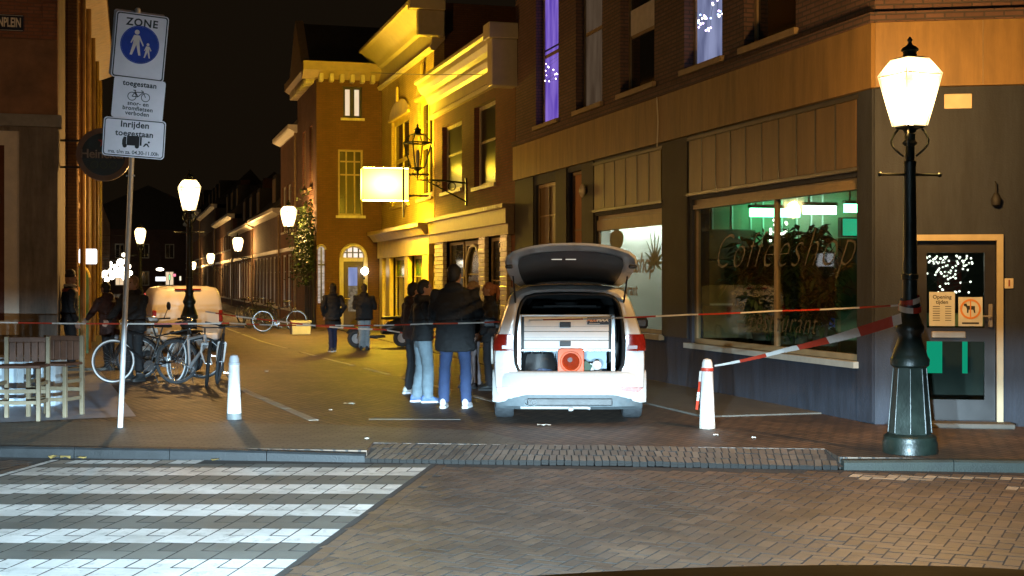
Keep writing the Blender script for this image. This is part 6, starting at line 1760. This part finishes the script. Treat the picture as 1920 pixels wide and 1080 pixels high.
# ================================================================ people
skin_m = mat('skin', (.40,.23,.16), .55, 0, .1, 9); 
def remesh(b, name, m, parent, voxel, it=6, smooth=80, fold=0.0):
    me = b.mesh(name, m)
    o = bpy.data.objects.new('tmp', me); COL.objects.link(o)
    md = o.modifiers.new('r', 'REMESH'); md.mode = 'VOXEL'; md.voxel_size = voxel
    sm = o.modifiers.new('s', 'SMOOTH'); sm.factor = .5; sm.iterations = it
    dg = bpy.context.evaluated_depsgraph_get()
    e = bpy.data.meshes.new_from_object(o.evaluated_get(dg))
    bpy.data.objects.remove(o); bpy.data.meshes.remove(me)
    e.name = name; e.materials.clear(); e.materials.append(m)
    if fold:
        co = [v.co.copy() for v in e.vertices]; nn = [v.normal.copy() for v in e.vertices]
        for v, c, n in zip(e.vertices, co, nn):
            q = Vector((c.x*5, c.y*5, c.z*11)); w = mnoise.noise(q) + .5*mnoise.noise(q*2.3)
            v.co = c + n*(fold*(w if w > 0 else w*.6))
    e.polygons.foreach_set('use_smooth', [True]*len(e.polygons))
    return obj(name, e, parent)
def seg(b, a, c, r0, r1, n=12, sq=1.0):
    a, c = Vector(a), Vector(c); d = (c-a).normalized()
    b.tube([a-d*r0*.6, a-d*r0*.3, a, a.lerp(c,.5), c, c+d*r1*.3, c+d*r1*.6], [r0*.45, r0*.85, r0, (r0+r1)/2*1.03, r1, r1*.85, r1*.45], n)
def ell_ring(z, cx, cy, rx, ry, n=20): return [(cx+rx*cos(2*pi*j/n), cy+ry*sin(2*pi*j/n), z) for j in range(n)]
# default joints for a 1.75 m figure facing +y
def person(label, loc, face, H=1.75, arms=('down','down'), stance=.10, stride=0.0, coat=.86, jack=(.02,.02,.022), jeans=(.04,.06,.14), shoes=(.1,.1,.1), hair=('short',(.02,.014,.01)), build=1.0, loose=1.0, hood=True, lean=0.0, headturn=0.0, sole=None, legs=None, skirt=False, accent=None, scarf=False):
    k = H/1.75
    t = thing('person', label, 'person', loc, face, 'people standing in the street')
    def V(x, y, z): return Vector((x*k, (y + lean*max(0, z-.9))*k, z*k))
    hip = {s: V(s*.088, 0, .91) for s in (-1,1)}
    fy = {-1: -stride, 1: stride}
    kn = {s: V(s*stance*.95, fy[s]*.45+.03, .49) for s in (-1,1)}
    an = {s: V(s*stance, fy[s], .085) for s in (-1,1)}
    sh = {s: V(s*.185*build, -.01, 1.41) for s in (-1,1)}
    A = {'down': ((.25,-.03,1.13),(.255,.05,.87)), 'pocket': ((.285,-.09,1.14),(.205,.09,.93)), 'front': ((.24,.06,1.13),(.10,.27,1.12)), 'fold': ((.25,.05,1.12),(-.05,.20,1.16)), 'phone': ((.24,.04,1.14),(.08,.25,1.28)), 'reach': ((.24,.12,1.18),(.22,.36,1.02))}
    el, wr = {}, {}
    for s, a in ((-1, arms[0]), (1, arms[1])):
        e, w = A[a]; el[s] = V(s*e[0]*build, e[1], e[2]); wr[s] = V(s*w[0], w[1], w[2])
    # body: one continuous surface
    b = MB(); R = lambda r: r*k
    hc_ = V(0, .015, 1.635); tn = Matrix.Translation(hc_) @ Matrix.Rotation(headturn, 4, 'Z')
    hb = MB(); hb.ball((0,0,0), (.074*k,.093*k,.115*k), 20, 14); hb.ball((0,.028*k,-.065*k), (.054*k,.060*k,.055*k), 14, 10)
    hb.loft([[(x*k, y*k, z*k) for x, y, z in r] for r in (((-.010,.080,.022),(.010,.080,.022),(0,.094,.03)), ((-.018,.083,-.022),(.018,.083,-.022),(0,.118,-.018)), ((-.012,.08,-.032),(.012,.08,-.032),(0,.10,-.03)))], True, True)
    hb.ball((0,.082*k,-.066*k), (.026*k,.012*k,.010*k), 10, 6); hb.ball((0,.080*k,.034*k), (.055*k,.014*k,.012*k), 10, 6)
    for s in (-1,1): hb.ball((s*.076*k,-.008*k,-.012*k), (.012*k,.022*k,.034*k), 10, 8)
    hb.xf(tn); b._add(hb.v, hb.f)
    seg(b, V(0,-.005,1.44), V(0,.0,1.56), R(.056), R(.053))
    b.loft([ell_ring(z*k, 0, (y+lean*max(0,z-.9))*k, rx*k, ry*k) for z, y, rx, ry in ((.84,0,.10,.08),(.90,0,.145,.10),(1.0,0,.140,.095),(1.12,0,.128,.09),(1.28,0,.150,.10),(1.40,0,.150,.085),(1.455,0,.085,.06))], True, True)
    for s in (-1,1):
        seg(b, hip[s], kn[s], R(.075), R(.05)); seg(b, kn[s], an[s], R(.05), R(.036))
        seg(b, an[s]+Vector((0,-.03*k,-.035*k)), an[s]+Vector((0,.14*k,-.055*k)), R(.03), R(.028))
        seg(b, sh[s], el[s], R(.048), R(.038)); seg(b, el[s], wr[s], R(.038), R(.026))
        d = (wr[s]-el[s]).normalized(); side = Vector((0,1,0)) - d*d.y
        side = side.normalized() if side.length > .2 else Vector((1,0,0)); nrm = d.cross(side)
        pc = wr[s]+d*R(.045)
        for q in (-.5, .5): seg(b, wr[s]+d*R(.01)+side*R(.012*q*2), wr[s]+d*R(.085)+side*R(.022*q*2), R(.018), R(.016), 8)
        for i, (q, ln) in enumerate(((.036,.068),(.013,.078),(-.011,.073),(-.034,.058))):
            f0 = wr[s]+d*R(.085)+side*R(q); f1 = f0+(d*.9+nrm*.35*s).normalized()*R(ln*.55); f2 = f1+(d*.5+nrm*.8*s).normalized()*R(ln*.5)
            b.tube([f0-d*R(.02), f0, f1, f2], [R(.0095),R(.0095),R(.009),R(.007)], 7)
        th0 = wr[s]+d*R(.03)+side*R(.03); b.tube([th0, th0+(d*.6+side*.6)*R(.04), th0+(d*.95+side*.5)*R(.07)], [R(.012),R(.011),R(.008)], 7)
    remesh(b, 'body', skin_m, t, .0095*k, 3)
    ey = mat('eye', (.03,.02,.015), .2)
    for s in (-1,1): MB().ball((s*.03*k,.083*k,.012*k), .010*k, 10, 6).xf(tn).build('eye', ey, t, 60)
    # trousers
    cn = 'c%02d%02d%02d' % tuple(int(c*99) for c in jeans); jm = mat('trousers_'+cn, jeans, .85, 0, .22, 7, .35, 40)
    p = MB(); lo_ = loose
    p.loft([ell_ring(z*k, 0, 0, rx*k, ry*k) for z, rx, ry in ((.80,.13,.095),(.86,.165,.12),(.94,.168,.122),(1.02,.150,.110))], True, True)
    for s in (-1,1):
        if skirt: seg(p, hip[s], kn[s]+Vector((0,0,.02)), R(.088), R(.062)); seg(p, kn[s], an[s], R(.060), R(.040))
        else:
            seg(p, hip[s], kn[s], R(.096*lo_), R(.071*lo_))
            p.tube([kn[s]+Vector((0,0,.03)), kn[s].lerp(an[s],.5)+Vector((0,-.01*k,0)), an[s]+Vector((0,-.005,.02*k)), an[s]+Vector((0,0,-.02*k))], [R(.071*lo_),R(.072*lo_),R(.066*lo_),R(.070*lo_)], 14)
    remesh(p, 'trousers', jm, t, .013*k, 4, fold=.012)
    # shoes
    sm_ = mat('shoe_%02d%02d%02d' % tuple(int(c*99) for c in shoes), shoes, .55, 0, .2, 14)
    for s in (-1,1):
        f = MB(); a = an[s]; x0, y0 = a.x, a.y; o_ = s*.035
        f.loft([[(x0+o_*(yy+.08)*2+w*k*cos(2*pi*j/12), y0+yy*k, max(.018*k, zc*k+h*k*sin(2*pi*j/12))) for j in range(12)] for yy, w, h, zc in ((-.105,.022,.03,.05),(-.085,.036,.05,.065),(-.02,.040,.055,.07),(.05,.043,.045,.055),(.12,.046,.030,.042),(.165,.036,.022,.034),(.185,.015,.012,.03))], True, True)
        so = f.build('shoe', sm_, t, 60)
        q = MB(); pts = [(x0+o_*(yy+.08)*2+sx*w*k, y0+yy*k) for yy, w in ((-.11,.024),(-.08,.040),(0,.043),(.06,.047),(.12,.049),(.168,.038),(.19,.014)) for sx in (1,)]
        pts += [(x0+o_*(yy+.08)*2-w*k, y0+yy*k) for yy, w in ((.19,.014),(.168,.038),(.12,.049),(.06,.047),(0,.043),(-.08,.040),(-.11,.024))]
        q.prism(pts, 'z', .0, .026*k); q.build('sole', mat('sole_white', (.72,.72,.74), .6) if sole else mat('sole_dark', (.03,.03,.03), .7), so)
    # jacket
    jn = 'jacket_%02d%02d%02d' % tuple(int(c*999) for c in jack); km = mat(jn, jack, .8, 0, .3, 6, .5, 22)
    j = MB(); bw = build
    rings = [(coat,.205*bw,.150),(coat+.04,.208*bw,.152),(1.0,.195*bw,.145),(1.14,.192*bw,.142),(1.28,.205*bw,.145),(1.38,.208*bw,.130),(1.445,.150*bw,.105),(1.49,.085,.08)]
    rings = [r for r in rings if r[0] >= coat]
    j.loft([ell_ring(z*k, 0, (lean*max(0,z-.9)-.005)*k, rx*k, ry*k) for z, rx, ry in rings], True, True)
    for s in (-1,1):
        seg(j, sh[s]+Vector((0,0,-.01)), el[s], R(.078), R(.064)); seg(j, el[s], wr[s], R(.062), R(.050))
    j.lathe([(.082*k,1.43*k),(.080*k,1.50*k),(.072*k,1.535*k)], 16, (0,(.0+lean*.55)*k,0))
    if hood:
        hq = V(0,-.075,1.475); j.ball(hq, (.115*k,.075*k,.075*k), 14, 10)
    remesh(j, 'jacket', km, t, .014*k, 4, fold=.022)
    if accent:
        ac = MB(); ac.loft([ell_ring(z*k, 0, -.005*k, rx*k, ry*k) for z, rx, ry in ((1.395,.216*bw,.142),(1.435,.172*bw,.122),(1.45,.165*bw,.118))], True, False)
        ac.build('shoulder_patch', mat('accent_red', (.32,.06,.02), .7), t, 60)
    # hair
    hm = mat('hair_%02d%02d' % (int(hair[1][0]*99), int(hair[1][1]*99)), hair[1], .6, 0, .35, 40, .5, 120)
    hh = MB(); st = hair[0]
    if st in ('short','long','ponytail','bun'):
        hh.ball((0,-.018*k,.022*k), (.083*k,.098*k,.108*k), 18, 12)
        hh.ball((0,-.04*k,-.03*k), (.076*k,.075*k,.08*k), 14, 10)
        if st == 'long':
            hh.loft([[(rx*k*cos(2*pi*q/14), (-.045+dy)*k+ry*k*sin(2*pi*q/14), z*k) for q in range(14)] for z, rx, ry, dy in ((.05,.085,.085,0),(-.06,.09,.07,-.01),(-.18,.10,.055,-.03),(-.28,.09,.045,-.05),(-.33,.06,.03,-.055))], True, True)
        if st == 'ponytail': hh.tube([(0,-.10*k,.06*k),(0,-.15*k,.05*k),(0.01,-.165*k,-.03*k),(.012,-.15*k,-.14*k),(.01,-.14*k,-.2*k)], [.03*k,.04*k,.038*k,.028*k,.008*k], 10)
        hh.xf(tn)
        # keep the face clear
        remesh(hh, 'hair', hm, t, .011*k, 2, fold=.010)
    elif st == 'beanie':
        hh.lathe([(.086*k,-.005*k),(.092*k,.0),(.094*k,.045*k),(.088*k,.05*k),(.086*k,.09*k),(.066*k,.125*k),(.02*k,.142*k)], 20, (0,-.008*k,.02*k)); hh.xf(tn); hh.build('beanie', hm, t, 50)
    if scarf:
        MB().torus(V(0,.0,1.50), .082*k, .032*k, 'z', 18, 8).build('scarf', mat('scarf_pale', (.45,.40,.33), .9, 0, .2, 9, .4, 60), t, 60)
    return t
blk = (.016,.015,.016)
person('tall man in black hooded coat and dark blue jeans beside the open car', PX(853, 17.75), radians(-8), 1.90, ('front','front'), .135, .02, .70, (.012,.012,.013), (.030,.052,.125), (.70,.66,.70), ('short',(.012,.01,.009)), 1.22, 1.0, True, 0, radians(-20), True)
person('man in black jacket and pale blue jeans with blue trainers, seen in profile', PX(793, 18.55), radians(-72), 1.70, ('pocket','front'), .085, .06, .88, (.014,.014,.015), (.19,.25,.29), (.10,.17,.36), ('short',(.014,.011,.009)), 1.12, 1.18, True, .02, radians(-12), True)
person('dark-clothed figure half hidden behind the man in pale jeans', PX(775, 19.9), radians(-60), 1.66, ('down','pocket'), .09, .03, .86, (.030,.014,.011), (.016,.016,.018), (.45,.44,.42), ('short',(.015,.012,.010)), 1.0, 1.0, True, 0, 0, True)
person('blonde woman in black coat behind the tall man', PX(887, 21.0), radians(120), 1.68, ('front','front'), .09, .03, .80, blk, (.30,.24,.24), (.04,.03,.03), ('long',(.36,.24,.12)), .98, .9, False, 0, radians(-10))
person('red-haired woman with ponytail in black coat near the open tailgate', PX(917, 20.6), radians(80), 1.66, ('pocket','front'), .09, .03, .78, blk, (.025,.022,.025), (.02,.02,.02), ('ponytail',(.34,.13,.05)), .95, .9, False, 0, radians(10))
person('long-haired woman in dark coat walking before the arched door', PX(624, 31.6), radians(20), 1.62, ('pocket','pocket'), .06, .10, .62, (.012,.011,.011), (.02,.025,.06), (.06,.055,.06), ('long',(.02,.014,.010)), 1.0, .95, True, 0, 0, True)
person('short-haired person in black jacket and pale jeans by the arched door', PX(683, 32.4), radians(0), 1.60, ('front','front'), .075, .0, .80, (.016,.014,.013), (.30,.34,.36), (.02,.02,.02), ('short',(.05,.035,.022)), 1.15, 1.1, True, 0, 0)
person('man in dark beanie and body warmer standing by the pub corner', PX(131, 25.4, .0), radians(-60), 1.86, ('down','down'), .08, .02, .80, (.018,.015,.016), (.014,.013,.016), (.02,.02,.02), ('beanie',(.012,.010,.010)), 1.05, 1.05, False, 0, radians(-25), None, None, False, True, True)
person('man in black jacket holding a bicycle behind the sign post', PX(252, 22.4), radians(150), 1.76, ('reach','reach'), .09, .04, .84, (.014,.012,.012), (.014,.013,.014), (.03,.03,.03), ('short',(.22,.13,.06)), 1.2, 1.05, True, .03, 0)
person('stooping person in dark red coat behind the man with the bicycle', PX(205, 25.2), radians(60), 1.66, ('reach','pocket'), .09, .05, .70, (.040,.014,.010), (.014,.013,.014), (.02,.02,.02), ('short',(.012,.010,.010)), 1.1, 1.0, True, .14, 0)

# ================================================================ small things
litter_m = mat('litter_white', (.70,.68,.62), .7)
rnd = random.Random(11)
lit_spots = [((1020,798), 'flat white paper scrap on the street just behind the car', .16), ((655,758), 'pale paper scrap on the street between bollard and group', .16), ((500,697), 'tiny white scrap on the street beside the left bollard', .07), ((1342,817), 'tiny white scrap at the foot of the worn bollard', .05), ((1413,822), 'white cigarette butt on the street before the shop', .05), ((688,824), 'small white scrap near the kerb in front of the group', .05), ((620,770), 'crumb of white litter on the brown street, middle', .05)]
for (px, py), lab, w in lit_spots:
    Y = GY(py); b = MB(); n = 6
    rows = [[(-w/2+w*i/n, -w*.25+w*.5*jj/3, .006+rnd.uniform(0,.014)) for jj in range(4)] for i in range(n+1)]
    b.loft(rows, False, False); b.loft([[(x,y,z-.0015) for x,y,z in r] for r in rows], False, False)
    o = b.build('paper_scrap', litter_m); o.location = PX(px, Y); o.rotation_euler = (0,0,rnd.uniform(-.4,.4)); tag(o, lab, 'litter', 'scraps of litter')
leafcol = mat('fallen_leaf', (.35,.24,.07), .7, 0, .3, 9)
for i, (px, lab) in enumerate(((88,'pale dead leaf in the gutter under the left kerb, first'), (117,'curled yellow leaf in the gutter right of another leaf'), (149,'small pale leaf in the gutter before the sign post'), (405,'yellow leaf in the gutter below the left bollard'))):
    x = (px-960)/F*13.3; b = MB(); b._add([(0,-.04,.0),(.05,-.01,.02),(.06,.05,.012),(0,.08,.025),(-.05,.04,.01),(-.04,-.01,.022)], [(0,1,3),(1,2,3),(0,3,5),(3,4,5)])
    o = b.build('dead_leaf', leafcol); o.location = (x, KY(x)-.06, ROAD_Z+.002); o.rotation_euler = (0,0,i*1.3); tag(o, lab, 'leaf', 'leaves in the gutter')
wire = MB().tube([W(8.0, T(690,8.0), 9.0), W(7.6, T(800,7.6)+.0, 7.2), W(8.3, T(905,8.3), 6.75)], .012, 5).build('overhead_cable', blackf_m); tag(wire, 'thin dark cable slung in front of the gold cornices', 'cable')
# ivy on the corner of the terrace
iv = thing('wall_ivy', 'dark green climber hanging on the wall left of the arched door', 'plant', W(SF, tF+.6), YAW)
lv = MB(); rnd = random.Random(21)
for k in range(2600):
    y = abs(rnd.gauss(0, 2.0)); z = 3.0 + rnd.gauss(0, .75) - .05*y; x = -abs(rnd.gauss(.12, .16))
    if z < 1.5: continue
    p = Vector((x-.02, y-.5, z)); d = Vector((rnd.gauss(-.4,.5), rnd.gauss(0,1), rnd.gauss(-.5,.6))).normalized(); u, v = _frame(d); l = rnd.uniform(.08,.17)
    lv._add([p, p+d*l*.5+u*l*.35, p+d*l, p+d*l*.5-u*l*.35], [(0,1,2,3)])
lv.build('foliage', mat('ivy_leaf', (.045,.07,.02), .5, 0, .4, 3), iv)
st = MB()
for k in range(6): st.tube([(-.03, k*.5-.3, 0), (-.05, k*.45-.2, 1.6), (-.06, k*.6-.5, 3.2)], [.03,.02,.008], 5)
st.build('stem', in_dark, iv)
